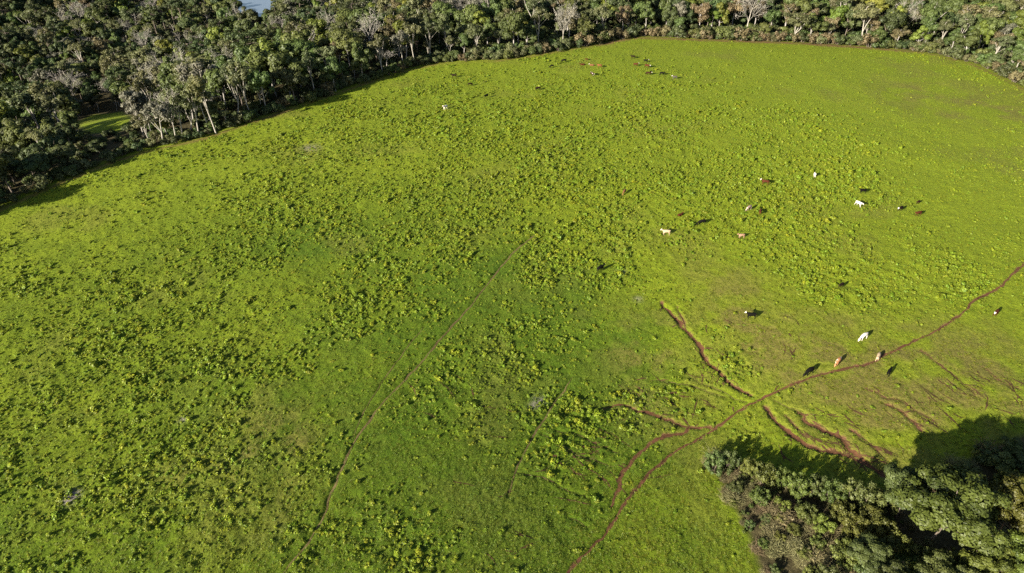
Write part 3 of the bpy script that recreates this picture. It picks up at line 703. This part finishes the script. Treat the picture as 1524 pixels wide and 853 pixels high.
# bushes in front of the wood, along the pasture edge
EDGE_SHRUBS = []
E = smooth_line(EDGE, 1.0, 0, 0); acc = 0; nxt = 3.0
for i in range(1, len(E)):
    acc += np.linalg.norm(E[i] - E[i - 1])
    if acc > nxt:
        nxt = acc + RNG.uniform(2.0, 3.8); t = E[i] - E[i - 1]; t /= np.linalg.norm(t); nrm = np.array([-t[1], t[0]])
        p = E[i] + nrm * RNG.uniform(.8, 3.2)
        if float(d_out(np.array([p[0]]), np.array([p[1]]))[0]) < 0: p = E[i] - nrm * RNG.uniform(.8, 3.2)
        qx, qy, _ = to_photo(p[0], p[1], float(base_z(p[0], p[1])))
        if -60 < qx < W + 60:
            k = RNG.choice(["shrub_mid", "shrub_dark", "shrub_olive", "shrub_tan"], p=[.34, .30, .20, .16] if p[0] < 20 else [.25, .15, .25, .35])
            s = RNG.uniform(.6, 1.5) if p[0] < 20 else RNG.uniform(.8, 2.1); EDGE_SHRUBS.append((str(k), p[0], p[1], 2.5 * s, 2.0 * s * RNG.uniform(.8, 1.25), int(RNG.integers(0, 3))))

# ------------------------------------------------------------------ how much of each tree can be seen: the 300 that show largest become things of their own
X = np.array([t["x"] for t in TREES]); Y = np.array([t["y"] for t in TREES]); DD = d_out(X, Y); TZ = land_z(X, Y, DD)
for t, z, q in zip(TREES, TZ, DD): t["z"] = float(z); t["d"] = float(q)
for t in TREES:
    t["px"], t["py"], t["f"] = [float(v) for v in to_photo(t["x"], t["y"], t["z"] + t["h"] * .65)]
cov = np.zeros((427, 762), bool); yy, xx = np.mgrid[0:427, 0:762]
for t in sorted(TREES, key=lambda t: t["f"]):
    cx, cy = t["px"] / 2, t["py"] / 2; rx = FPX * t["r"] / t["f"] / 2; ry = FPX * t["h"] * .42 / t["f"] / 2
    a, b, c, d = int(max(0, cx - rx)), int(min(762, cx + rx + 1)), int(max(0, cy - ry)), int(min(427, cy + ry + 1))
    if a >= b or c >= d: t["vis"] = 0; continue
    m = ((xx[c:d, a:b] - cx) / rx) ** 2 + ((yy[c:d, a:b] - cy) / ry) ** 2 < 1
    t["vis"] = int((m & ~cov[c:d, a:b]).sum()); cov[c:d, a:b] |= m
order = sorted(TREES, key=lambda t: -(t["vis"] + (10000 if t["hand"] and t["vis"] > 0 else 0)))
OWN = order[:300]; REST = order[300:]
OWN = [t for t in OWN if t["vis"] > 0 or t["hand"]]; own_ids = {id(t) for t in OWN}; REST = [t for t in TREES if id(t) not in own_ids]

# ------------------------------------------------------------------ names and descriptions
LOOK = {"dark": ("dark green rounded tree", "broadleaf_tree"), "mid": ("leafy green tree", "broadleaf_tree"), "olive": ("pale-trunked olive tree", "broadleaf_tree"), "yellow": ("yellowish green tree", "broadleaf_tree"),
        "grey": ("greyish thin-leaved tree", "broadleaf_tree"), "tan": ("brownish crowned tree", "broadleaf_tree"), "bare": ("grey leafless tree", "leafless_tree"), "palebare": ("pale leafless tree", "leafless_tree"),
        "umbrella": ("flat-topped umbrella tree", "umbrella_tree"), "near_olive": ("large clumpy green tree", "broadleaf_tree"),
        "shrub_mid": ("green bush", "bush"), "shrub_dark": ("dark green bush", "bush"), "shrub_olive": ("olive bush", "bush"), "shrub_tan": ("brownish dry bush", "bush"), "near_shrub": ("leafy bush", "bush")}
def region(t):
    if t["kind"] == "near_olive": return "in the lower right thicket"
    px = t["px"]; d = t["d"]
    row = "at the wood's edge" if d < 8 else ("behind the front row" if d < 22 else "deep in the wood")
    if px < 200: s = "far left"
    elif px < 440: s = "below the lake"
    elif px < 660: s = "right of the lake"
    elif px < 860: s = "top centre-left"
    elif px < 1080: s = "behind the topmost cattle"
    elif px < 1290: s = "top centre-right"
    else: s = "top right corner"
    return row + ", " + s
def ordinal(n):
    w = ["first", "second", "third", "fourth", "fifth", "sixth", "seventh", "eighth", "ninth", "tenth"]
    return w[n - 1] if n <= 10 else "%d%s" % (n, {1: "st", 2: "nd", 3: "rd"}.get(n % 10 if n % 100 not in (11, 12, 13) else 0, "th"))
def label_all(items, where):
    g = {}
    for t in items: g.setdefault((LOOK[t["kind"]][0], where(t)), []).append(t)
    for (look, wh), L in g.items():
        L.sort(key=lambda t: t["px"])
        for i, t in enumerate(L):
            if len(L) == 1: t["label"] = look + " " + wh
            elif i == 0: t["label"] = "leftmost " + look + " " + wh
            elif i == len(L) - 1: t["label"] = "rightmost " + look + " " + wh
            else: t["label"] = ordinal(i + 1) + " " + look + " from left " + wh
label_all(OWN, region)

def plant(t, group, cat):
    vs_ = KINDS[t["kind"]]; tm, cm, hn, rn = vs_[t["var"] % len(vs_)]
    e = bpy.data.objects.new(LOOK[t["kind"]][1], None); COL.objects.link(e); e.empty_display_size = .5
    e.location = (t["x"], t["y"], t["z"]); e.rotation_euler = (0, 0, t["rot"]); e.scale = (t["r"] / rn, t["r"] / rn, t["h"] / hn)
    tag(e, t["label"], cat, group)
    add("trunk" if cat == "tree" else "stem", tm, e); add("crown", cm, e)
for t in OWN: plant(t, "trees of the thicket" if t["kind"] == "near_olive" else "trees of the wood round the pasture", "tree")

SH = []
for k, x, y, h, r, v in EDGE_SHRUBS + NEAR_SHRUBS:
    z = gz(x, y); px, py, f = [float(q) for q in to_photo(x, y, z + h / 2)]
    SH.append(dict(kind=k, x=x, y=y, z=z, h=h, r=r, var=v, rot=float(RNG.uniform(0, 6.28)), px=px, py=py))
def region_sh(t):
    if t["kind"] == "near_shrub":
        return "in the lower right thicket, " + ("by its left tip" if t["px"] < 1145 else "among the dry brush" if t["px"] < 1235 else "left of the big tree" if t["px"] < 1330 else "in the tree shadow" if t["py"] < 735 else "at the bottom edge")
    px = t["px"]
    return "along the pasture edge, " + ("far left" if px < 200 else "upper left" if px < 440 else "below the lake side wood" if px < 660 else "top centre-left" if px < 860 else "behind the topmost cattle" if px < 1080 else "top centre-right" if px < 1290 else "top right")
label_all(SH, region_sh)
for t in SH: plant(t, "bushes of the thicket" if t["kind"] == "near_shrub" else "bushes along the pasture edge", "bush")

# ------------------------------------------------------------------ scatter (geometry nodes) for what cannot be counted
def scatter(name, meshes, P, rot, scl, idx, extra, label, cat):
    src = bpy.data.collections.new(name + "_source")
    for i, m in enumerate(meshes):
        o = bpy.data.objects.new("%s_source_%02d" % (name, i), m); src.objects.link(o)
    me = bpy.data.meshes.new(name); me.vertices.add(len(P)); me.vertices.foreach_set("co", np.asarray(P, np.float32).ravel())
    for n, a, ty, key in (("rot", rot, 'FLOAT_VECTOR', "vector"), ("scl", scl, 'FLOAT_VECTOR', "vector"), ("idx", idx, 'INT', "value")):
        A = me.attributes.new(n, ty, 'POINT'); A.data.foreach_set(key, np.asarray(a, np.int32 if ty == 'INT' else np.float32).ravel())
    for n, a in extra.items():
        A = me.attributes.new(n, 'FLOAT', 'POINT'); A.data.foreach_set("value", np.asarray(a, np.float32))
    o = add(name, me); ng = bpy.data.node_groups.new(name + "_scatter", 'GeometryNodeTree')
    ng.interface.new_socket("Geometry", in_out='INPUT', socket_type='NodeSocketGeometry'); ng.interface.new_socket("Geometry", in_out='OUTPUT', socket_type='NodeSocketGeometry')
    gi = ng.nodes.new("NodeGroupInput"); go = ng.nodes.new("NodeGroupOutput"); ci = ng.nodes.new("GeometryNodeCollectionInfo"); ip = ng.nodes.new("GeometryNodeInstanceOnPoints")
    ci.inputs["Collection"].default_value = src; ci.inputs["Separate Children"].default_value = True; ci.inputs["Reset Children"].default_value = True
    def na(n, ty):
        q = ng.nodes.new("GeometryNodeInputNamedAttribute"); q.data_type = ty; q.inputs["Name"].default_value = n; return q.outputs["Attribute"]
    L = ng.links
    L.new(gi.outputs[0], ip.inputs["Points"]); L.new(ci.outputs[0], ip.inputs["Instance"]); ip.inputs["Pick Instance"].default_value = True
    L.new(na("idx", 'INT'), ip.inputs["Instance Index"]); L.new(na("rot", 'FLOAT_VECTOR'), ip.inputs["Rotation"]); L.new(na("scl", 'FLOAT_VECTOR'), ip.inputs["Scale"])
    L.new(ip.outputs[0], go.inputs[0]); md = o.modifiers.new("scatter", 'NODES'); md.node_group = ng
    return tag(o, label, cat, kind="stuff")

def joined(tm, cm):
    n1 = len(tm.vertices); a = np.empty(n1 * 3, np.float32); tm.vertices.foreach_get("co", a); n2 = len(cm.vertices); b = np.empty(n2 * 3, np.float32); cm.vertices.foreach_get("co", b)
    fa = np.empty(len(tm.loops), np.int32); tm.loops.foreach_get("vertex_index", fa); fb = np.empty(len(cm.loops), np.int32); cm.loops.foreach_get("vertex_index", fb)
    va = np.empty(n1, np.float32); tm.attributes["var"].data.foreach_get("value", va); vb = np.empty(n2, np.float32); cm.attributes["var"].data.foreach_get("value", vb)
    me = np_mesh("forest_tree", np.concatenate([a, b]).reshape(-1, 3), np.concatenate([fa, fb + n1]).reshape(-1, 4), {"var": np.concatenate([va, vb])})
    me.materials.append(tm.materials[0]); me.materials.append(cm.materials[0])
    mi = np.zeros(len(me.polygons), np.int32); mi[len(tm.polygons):] = 1; me.polygons.foreach_set("material_index", mi); return me
FM = []; FI = {}
for k in ("dark", "mid", "olive", "yellow", "grey", "tan", "bare", "palebare", "umbrella"):
    for v, (tm, cm, hn, rn) in enumerate(KINDS[k][:3]): FI[(k, v)] = (len(FM), hn, rn); FM.append(joined(tm, cm))
rows = []
for t in REST:
    if t["kind"] == "near_olive": continue
    i, hn, rn = FI[(t["kind"], t["var"] % min(3, len(KINDS[t["kind"]])))]; rows.append((t["x"], t["y"], t["z"], t["rot"], t["r"] / rn, t["h"] / hn, i))
R_ = np.array(rows)
scatter("forest", FM, R_[:, :3], np.stack([R_[:, 3] * 0, R_[:, 3] * 0, R_[:, 3]], 1), R_[:, [4, 4, 5]], R_[:, 6], {}, "mass of mixed woodland trees filling the land beyond the pasture", "forest")

# undergrowth on the wood's floor near the edge
ux = RNG.uniform(-330, 330, 16000); uy = RNG.uniform(90, 420, 16000); ud = d_out(ux, uy)
k_ = (ud > 1.5) & (ud < 75) & (np.abs(ux) < .86 * uy + 20) & ~inside(ux, uy, CLEARING) & (seg_dist(ux, uy, CLEARING, True) > 5) & (np.hypot(ux - np.mean([c[0] for c in CLEARING]) - 4 * np.sign(ux), uy - np.mean([c[1] for c in CLEARING]) + 10) > 16); ux, uy, ud = ux[k_], uy[k_], ud[k_]
uz = land_z(ux, uy, ud); um = [joined(*KINDS[k][v][:2]) for k in ("shrub_mid", "shrub_dark", "shrub_olive") for v in range(2)]
us = RNG.uniform(.5, 1.2, len(ux)) * np.where((ud < 14) & (ux > -20), 1.5, 1.0)
scatter("undergrowth", um, np.stack([ux, uy, uz], 1), np.stack([us * 0, us * 0, RNG.uniform(0, 6.28, len(ux))], 1), np.stack([us, us, us], 1), RNG.integers(0, len(um), len(ux)), {}, "low undergrowth on the woodland floor beneath the trees", "undergrowth")

# dry brush of the thicket
bx = RNG.uniform(-1, 1, 9000) * 60 + 60; by = RNG.uniform(30, 120, 9000)
ib = inside(bx, by, THICKET); bpx, bpy_, _ = to_photo(bx, by, base_z(bx, by)); db = seg_dist(bx, by, THICKET, True)
ok = ib & (bpx > 1030) & (RNG.random(9000) < np.where(bpx < 1250, .62, .35) * np.where(bpy_ > 700 + (bpx - 1130).clip(0) * .0, 1, .55))
bx, by = bx[ok], by[ok]; bz = ground_z(bx, by); bs = RNG.lognormal(-.35, .35, len(bx)).clip(.3, 1.0) * (.5 + .8 * sstep(.35, .65, fbm(bx, by, 4, 801, 2)))
bm_ = BRUSH + [KINDS["near_shrub"][0][1], KINDS["near_shrub"][1][1], KINDS["near_shrub"][2][1]]
bi = np.where(RNG.random(len(bx)) < 1.0 - .55 * sstep(.40, .58, fbm(bx, by, 5, 811, 2)), RNG.integers(0, 4, len(bx)), RNG.integers(4, 7, len(bx))); bsc = np.where(bi >= 4, bs * .36, bs)
scatter("dry_brush", bm_, np.stack([bx, by, bz], 1), np.stack([bs * 0, bs * 0, RNG.uniform(0, 6.28, len(bx))], 1), np.stack([bsc, bsc, bsc], 1), bi, {}, "tangle of straw coloured dry brush filling the lower right thicket", "brush")

# ------------------------------------------------------------------ cattle
def coat(name, mode):
    m, nt, nd, lk, out = mat_new(name); oi = N_(nt, "ShaderNodeObjectInfo"); c = oi.outputs["Color"]
    tc = N_(nt, "ShaderNodeTexCoord")
    c = mixc(nt, maprange(nt, noise(nt, 5, 3), .3, .7, 0, .35), c, mixc(nt, 1.0, c, (.6, .55, .5), 'MULTIPLY'))
    if mode == "face":
        sx = N_(nt, "ShaderNodeSeparateXYZ"); lk.new(tc.outputs["Object"], sx.inputs[0]); c = mixc(nt, maprange(nt, sx.outputs[0], 1.08, 1.14), c, (.48, .43, .37))
    if mode == "patch":
        n = N_(nt, "ShaderNodeTexNoise"); n.inputs["Scale"].default_value = 1.7; n.inputs["Detail"].default_value = 1
        mp = N_(nt, "ShaderNodeVectorMath", operation='ADD'); lk.new(tc.outputs["Object"], mp.inputs[0])
        cx = N_(nt, "ShaderNodeCombineXYZ"); mu = N_(nt, "ShaderNodeMath", operation='MULTIPLY'); mu.inputs[1].default_value = 40; lk.new(oi.outputs["Random"], mu.inputs[0]); lk.new(mu.outputs[0], cx.inputs[0]); lk.new(cx.outputs[0], mp.inputs[1]); lk.new(mp.outputs[0], n.inputs["Vector"])
        c = mixc(nt, maprange(nt, n.outputs["Fac"], .59, .62), c, (.48, .43, .37))
    p = N_(nt, "ShaderNodeBsdfPrincipled"); p.inputs["Roughness"].default_value = .8; p.inputs["Specular IOR Level"].default_value = .08; lk.new(c, p.inputs["Base Color"]); lk.new(p.outputs[0], out.inputs[0]); return m
COATS = {"": coat("cattle_coat", ""), "face": coat("cattle_coat_white_face", "face"), "patch": coat("cattle_coat_patched", "patch")}

def cow_mesh(pose):
    lie = pose == "lying"; dz = -.62 if lie else 0
    V = []; E_ = []; R = []
    def v(x, y, z, rx, ry, parent=None):
        V.append((x, y, z)); R.append((rx, ry)); i = len(V) - 1
        if parent is not None: E_.append((parent, i))
        return i
    rump = v(-.72, 0, 1.12 + dz, .27, .27); b1 = v(-.30, 0, 1.06 + dz, .33, .36, rump); b2 = v(.18, 0, 1.04 + dz, .34, .37, b1); ch = v(.58, 0, 1.08 + dz, .26, .33, b2)
    if pose == "grazing": hd = [(.84, .98, .18), (1.04, .66, .14), (1.20, .36, .125), (1.33, .16, .09), (1.40, .07, .065)]
    elif pose == "walking": hd = [(.86, 1.18, .18), (1.10, 1.22, .14), (1.26, 1.20, .125), (1.44, 1.05, .09), (1.52, .97, .065)]
    else: hd = [(.84, 1.25 + dz, .18), (1.04, 1.42 + dz, .14), (1.20, 1.48 + dz, .125), (1.38, 1.34 + dz, .09), (1.46, 1.26 + dz, .065)]
    p = ch; hi = []
    for x, z, r in hd: p = v(x, 0, z, r * .85, r, p); hi.append(p)
    hx, hz, _ = hd[2]
    for s in (-1, 1): v(hx - .06, s * .24, hz + .10, .045, .03, hi[2])
    t1 = v(-.98, 0, 1.22 + dz, .07, .07, rump); t2 = v(-1.07, 0, .85 + dz * .6, .03, .03, t1); v(-1.08, 0, max(.5 + dz * .6, .06), .045, .045, t2)
    st = .16 if pose == "walking" else .04
    for s in (-1, 1):
        if lie:
            a = v(-.55, s * .34, .24, .14, .14, rump); v(-.15, s * .46, .12, .07, .07, a)
            a = v(.62, s * .26, .24, .11, .11, ch); v(.95, s * .22, .09, .055, .055, a)
        else:
            h = v(-.74, s * .19, .80, .15, .13, rump); k = v(-.70 + s * st, s * .19, .58, .09, .08, h); q = v(-.84 + s * st * 1.4, s * .18, .40, .055, .055, k); v(-.80 + s * st * 1.9, s * .18, .02, .05, .05, q)
            h = v(.58, s * .17, .74, .12, .11, ch); k = v(.60 - s * st, s * .17, .42, .065, .065, h); v(.58 - s * st * 1.7, s * .17, .02, .05, .05, k)
    me = bpy.data.meshes.new("cow_skeleton"); me.from_pydata(V, E_, [])
    o = bpy.data.objects.new("cow_skeleton", me); COL.objects.link(o); sk = o.modifiers.new("skin", 'SKIN'); sk.use_smooth_shade = True
    lay = me.skin_vertices[0].data if me.skin_vertices else None
    if lay is None:
        bpy.context.view_layer.objects.active = o; bpy.ops.mesh.customdata_skin_add(); lay = me.skin_vertices[0].data
    for i, r in enumerate(R): lay[i].radius = r; lay[i].use_root = (i == 0)
    ss = o.modifiers.new("sub", 'SUBSURF'); ss.levels = 1; ss.render_levels = 1
    dg = bpy.context.evaluated_depsgraph_get(); dg.update(); res = bpy.data.meshes.new_from_object(o.evaluated_get(dg)); res.name = "cow_" + pose
    for pl in res.polygons: pl.use_smooth = True
    bpy.data.objects.remove(o); res.materials.clear(); res.materials.append(COATS[""])
    zs = min(v_.co.z for v_ in res.vertices)
    for v_ in res.vertices: v_.co.z -= zs
    return res
POSES = {p: cow_mesh(p) for p in ("standing", "grazing", "walking", "lying")}
BLK, DKB, RED, BRN, TAN_, CRM, WHT, GRY = (.004, .0035, .003), (.012, .006, .004), (.055, .016, .007), (.026, .010, .006), (.13, .06, .028), (.36, .27, .17), (.52, .47, .41), (.07, .06, .055)
COWS = [  # photo place of the feet, heading (deg from +x), coat colour, marking, pose, size, label
 (676, 116, 185, DKB, "", "standing", 1.05, "dark brown cow standing side-on, topmost at the left of the herd"),
 (700, 128, 20, DKB, "", "grazing", .95, "small dark brown cow grazing below the leftmost brown cow"),
 (724, 146, 235, BLK, "", "walking", 1.05, "black cow facing down the slope, right of the lone far white cow"),
 (663, 163, 235, WHT, "", "standing", 1.08, "white cow standing alone near the upper left of the herd"),
 (801, 134, 15, DKB, "", "grazing", 1.0, "blackish brown cow grazing alone below the upper cattle group"),
 (821, 101, 200, BLK, "", "grazing", .95, "black cow grazing just left of the big black cow by the wood"),
 (839, 93, 190, BLK, "", "grazing", 1.15, "large black cow grazing nearest the wood"),
 (873, 90, 180, RED, "", "standing", .65, "small reddish calf behind the upper group of cattle"),
 (867, 97, 185, RED, "", "lying", 1.0, "red brown cow lying at the left of the tan pair"),
 (881, 98, 170, TAN_, "face", "lying", 1.0, "pale tan cow lying beside the orange tan cow"),
 (892, 101, 175, (.14, .055, .022), "", "standing", 1.0, "orange tan cow at the right of the tan pair"),
 (881, 113, 300, BRN, "patch", "walking", 1.1, "brown and white cow walking downhill below the tan pair"),
 (942, 87, 175, DKB, "", "standing", 1.0, "dark brown cow, topmost of the right upper group"),
 (961, 93, 350, BLK, "face", "standing", .95, "black cow with whitish head at the top right of its group"),
 (946, 99, 350, RED, "face", "standing", 1.0, "red cow with white face at the left of its group"),
 (963, 101, 330, RED, "face", "walking", 1.05, "red brown cow with white face in the middle of its group"),
 (965, 112, 355, BRN, "face", "walking", 1.05, "brown cow with white head below the red pair"),
 (985, 112, 350, BLK, "", "walking", 1.0, "black cow following at the lower right of the upper group"),
 (1004, 118, 185, GRY, "face", "standing", 1.0, "dark grey cow with white head, last at the lower right of the upper group"),
 (929, 288, 240, TAN_, "", "grazing", .95, "tan cow grazing alone in the dense weeds at mid field"),
 (1138, 275, 165, RED, "face", "standing", 1.1, "bright red brown cow standing side-on in the weeds"),
 (1212, 263, 255, WHT, "", "standing", .9, "small white cow seen end-on, highest on the right slope"),
 (1114, 313, 215, (.20, .14, .12), "patch", "grazing", .95, "pinkish grey cow grazing left of a red brown cow"),
 (1131, 318, 250, RED, "", "walking", 1.0, "red brown cow right beside the pinkish grey cow"),
 (1012, 321, 30, RED, "", "lying", .9, "reddish cow lying half hidden in the tall weeds"),
 (1044, 334, 190, BLK, "", "grazing", 1.1, "black cow grazing in the weeds above the pale cow"),
 (991, 349, 180, CRM, "face", "standing", 1.1, "cream white cow standing at the left of the weed patch"),
 (1103, 354, 190, (.27, .16, .10), "patch", "standing", .9, "pale tan cow standing below the pinkish grey cow"),
 (893, 404, 35, BLK, "", "walking", 1.1, "solitary black cow at the centre of the pasture"),
 (1283, 288, 185, BLK, "", "standing", 1.0, "black cow standing just above the bright white cow"),
 (1277, 307, 300, WHT, "", "walking", 1.0, "bright white cow below the black cow on the right slope"),
 (1339, 314, 215, DKB, "face", "walking", 1.0, "dark brown cow with white face, left of two brown cows"),
 (1366, 303, 215, BRN, "", "walking", .72, "small brown calf above the red brown cow at right"),
 (1366, 321, 200, RED, "", "walking", 1.0, "red brown cow below the small calf at right"),
 (1251, 428, 215, DKB, "", "walking", .85, "small dark cow alone below the weedy band at right"),
 (1117, 474, 175, BLK, "face", "standing", 1.1, "black cow with white head standing near the long gully"),
 (1284, 505, 210, WHT, "", "grazing", 1.12, "white cow grazing above the red cattle track"),
 (1246, 542, 225, (.27, .13, .06), "patch", "grazing", 1.05, "tan and white cow grazing just above the red track"),
 (1306, 534, 235, CRM, "", "walking", 1.0, "cream cow stepping across the red cattle track"),
 (1203, 557, 210, BLK, "", "grazing", 1.2, "black cow grazing left of the tan cow by the track"),
 (1322, 557, 50, BLK, "", "walking", .95, "black cow below the red track, right of the cream cow"),
 (1481, 469, 220, RED, "face", "walking", 1.0, "red cow with white face near the right frame edge"),
]
COW_XY = []
for px, py, hd, c, mk, pose, s, lab in COWS:
    x, y = at(px, py); COW_XY.append((x, y)); o = add("cow", POSES[pose]); o.location = (x, y, gz(x, y) - .02); o.rotation_euler = (0, 0, math.radians(hd)); o.scale = (s * .86, s * .96, s * .94); o.color = (*c, 1)
    o.material_slots[0].link = 'OBJECT'; o.material_slots[0].material = COATS[mk]; tag(o, lab, "cow", "cattle on the pasture")
COW_XY = np.array(COW_XY)

# ------------------------------------------------------------------ fallen branch by the left edge
x, y = at(178, 229); mb = MB(); rng = np.random.default_rng(3)
mb.tube(bent((-3, 0, .25), (3, .6, .5), rng, 9, .08), np.linspace(.16, .06, 9), 6)
for q in (-1, .6, 1.8): mb.tube(bent((q, .2, .35), (q + 1.0, rng.normal() * 1.2, 1.0), rng, 5, .1), np.linspace(.07, .02, 5), 4)
fb = add("fallen_branch", mb.mesh("fallen_branch", B_PALE, True)); fb.location = (x, y, gz(x, y)); fb.rotation_euler = (0, 0, .5); tag(fb, "pale fallen branch lying at the pasture's left edge", "branch")

# ------------------------------------------------------------------ weeds and grass
def weed_mesh(seed, n, ls):
    rng = np.random.default_rng(seed); mb = MB()
    k = rng.integers(3, 6); C = rng.normal(size=(k, 3)) * np.array([.16, .16, 0]); rr = rng.uniform(.28, .42, k); hh = rng.uniform(.5, 1.0, k)
    for c, r, h in zip(C, rr, hh):
        m = n // k; d = dome_dirs(rng, m, .5); d[:, 2] = np.abs(d[:, 2]); q = rng.uniform(.55, 1.05, m)[:, None]
        P = c + d * np.array([r, r, h * .75]) * q
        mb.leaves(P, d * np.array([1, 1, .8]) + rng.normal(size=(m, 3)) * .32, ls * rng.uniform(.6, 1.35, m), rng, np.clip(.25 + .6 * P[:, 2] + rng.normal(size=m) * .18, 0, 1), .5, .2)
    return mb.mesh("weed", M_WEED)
def tuft_mesh(seed, n):
    rng = np.random.default_rng(seed); mb = MB(); a = rng.uniform(0, 6.28, n); q = np.sqrt(rng.random(n)) * .5
    P = np.stack([np.cos(a) * q, np.sin(a) * q, rng.uniform(.08, .35, n)], 1); nn = np.stack([np.cos(a + 1.5) + rng.normal(size=n) * .5, np.sin(a + 1.5) + rng.normal(size=n) * .5, rng.uniform(.1, .9, n)], 1)
    mb.leaves(P, nn, rng.uniform(.16, .34, n), rng, np.clip(rng.normal(.5, .25, n), 0, 1), .22, .3); return mb.mesh("tuft", M_BLADE)
WEEDS = [weed_mesh(600 + s, 110, .15) for s in range(6)]; TUFTS = [tuft_mesh(620 + s, 22) for s in range(4)]

def sample_field(n, rmin, rmax, power=1.0):
    u = RNG.random(n); r = np.sqrt(rmin ** 2 + u * (rmax ** 2 - rmin ** 2)) if power == 1 else rmin + (rmax - rmin) * u ** power
    a = RNG.uniform(-1.0, 1.0, n); x, y = r * np.sin(a), r * np.cos(a)
    px, py, f = to_photo(x, y, base_z(x, y)); k = (px > -120) & (px < W + 120) & (py < H + 90); return x[k], y[k]
def ok_ground(x, y, gap):
    m = inside(x, y, FIELD) & (seg_dist(x, y, FIELD, True) > 1.0) & ~inside(x, y, THICKET)
    _, tm = trail_depth(x, y); m &= tm > gap
    dc = np.full(x.shape, 1e9)
    for cx, cy in COW_XY:
        for q in (0, 1.1, 2.2): dc = np.minimum(dc, (x - cx - q * math.cos(SUN_AZ)) ** 2 + (y - cy - q * math.sin(SUN_AZ)) ** 2)
    return m & (dc > (1.4 if gap > .1 else .5))
def drop(x, y): return ground_z(x, y)

wx, wy = np.meshgrid(np.arange(-235, 255, .66), np.arange(30, 330, .66)); wx = (wx + (np.arange(wx.shape[0]) % 2)[:, None] * .33).ravel(); wy = wy.ravel()
wx = wx + RNG.uniform(-.28, .28, len(wx)); wy = wy + RNG.uniform(-.28, .28, len(wy))
qx, qy, qf = to_photo(wx, wy, base_z(wx, wy)); k_ = (qx > -110) & (qx < W + 110) & (qy < H + 80) & (qy > 30); wx, wy = wx[k_], wy[k_]
dn = weed_density(wx, wy); k_ = RNG.random(len(wx)) < dn; wx, wy, dn = wx[k_], wy[k_], dn[k_]
k_ = ok_ground(wx, wy, .28); wx, wy, dn = wx[k_], wy[k_], dn[k_]; wz = drop(wx, wy) - .03
ws = RNG.lognormal(-.68, .44, len(wx)).clip(.18, 1.6) * (.66 + .45 * dn) * (.72 + .6 * fbm(wx, wy, 22, 721, 2)); wh = ws * RNG.uniform(.45, .85, len(wx))
tint = np.clip(.6 * (RNG.random(len(wx)) ** 3) + .9 * (fbm(wx, wy, 9, 701, 3) - .42), 0, 1)
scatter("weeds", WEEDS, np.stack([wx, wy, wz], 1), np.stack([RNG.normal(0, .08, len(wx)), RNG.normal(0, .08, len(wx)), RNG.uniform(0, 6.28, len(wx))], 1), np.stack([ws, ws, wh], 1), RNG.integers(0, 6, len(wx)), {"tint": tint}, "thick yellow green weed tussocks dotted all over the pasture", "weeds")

tx, ty = sample_field(210000, 38, 330, 1.7)
k_ = ok_ground(tx, ty, -.02); tx, ty = tx[k_], ty[k_]; tz = drop(tx, ty) - .02; ts = RNG.uniform(.25, .6, len(tx)); th = ts * RNG.uniform(.22, .5, len(tx))
tint = np.clip(.5 * RNG.random(len(tx)) + 1.0 * (fbm(tx, ty, 7, 95, 3) - .4) + .6 * blobs(tx, ty, YEL), 0, 1)
scatter("grass", TUFTS, np.stack([tx, ty, tz], 1), np.stack([tx * 0, tx * 0, RNG.uniform(0, 6.28, len(tx))], 1), np.stack([ts, ts, th], 1), RNG.integers(0, 4, len(tx)), {"tint": tint}, "short green grass covering the whole pasture", "grass")
print("trees", len(TREES), "own", len(OWN), "rest", len(REST), "shrubs", len(SH), "weeds", len(wx), "tufts", len(tx), "brush", len(bx), "under", len(ux))
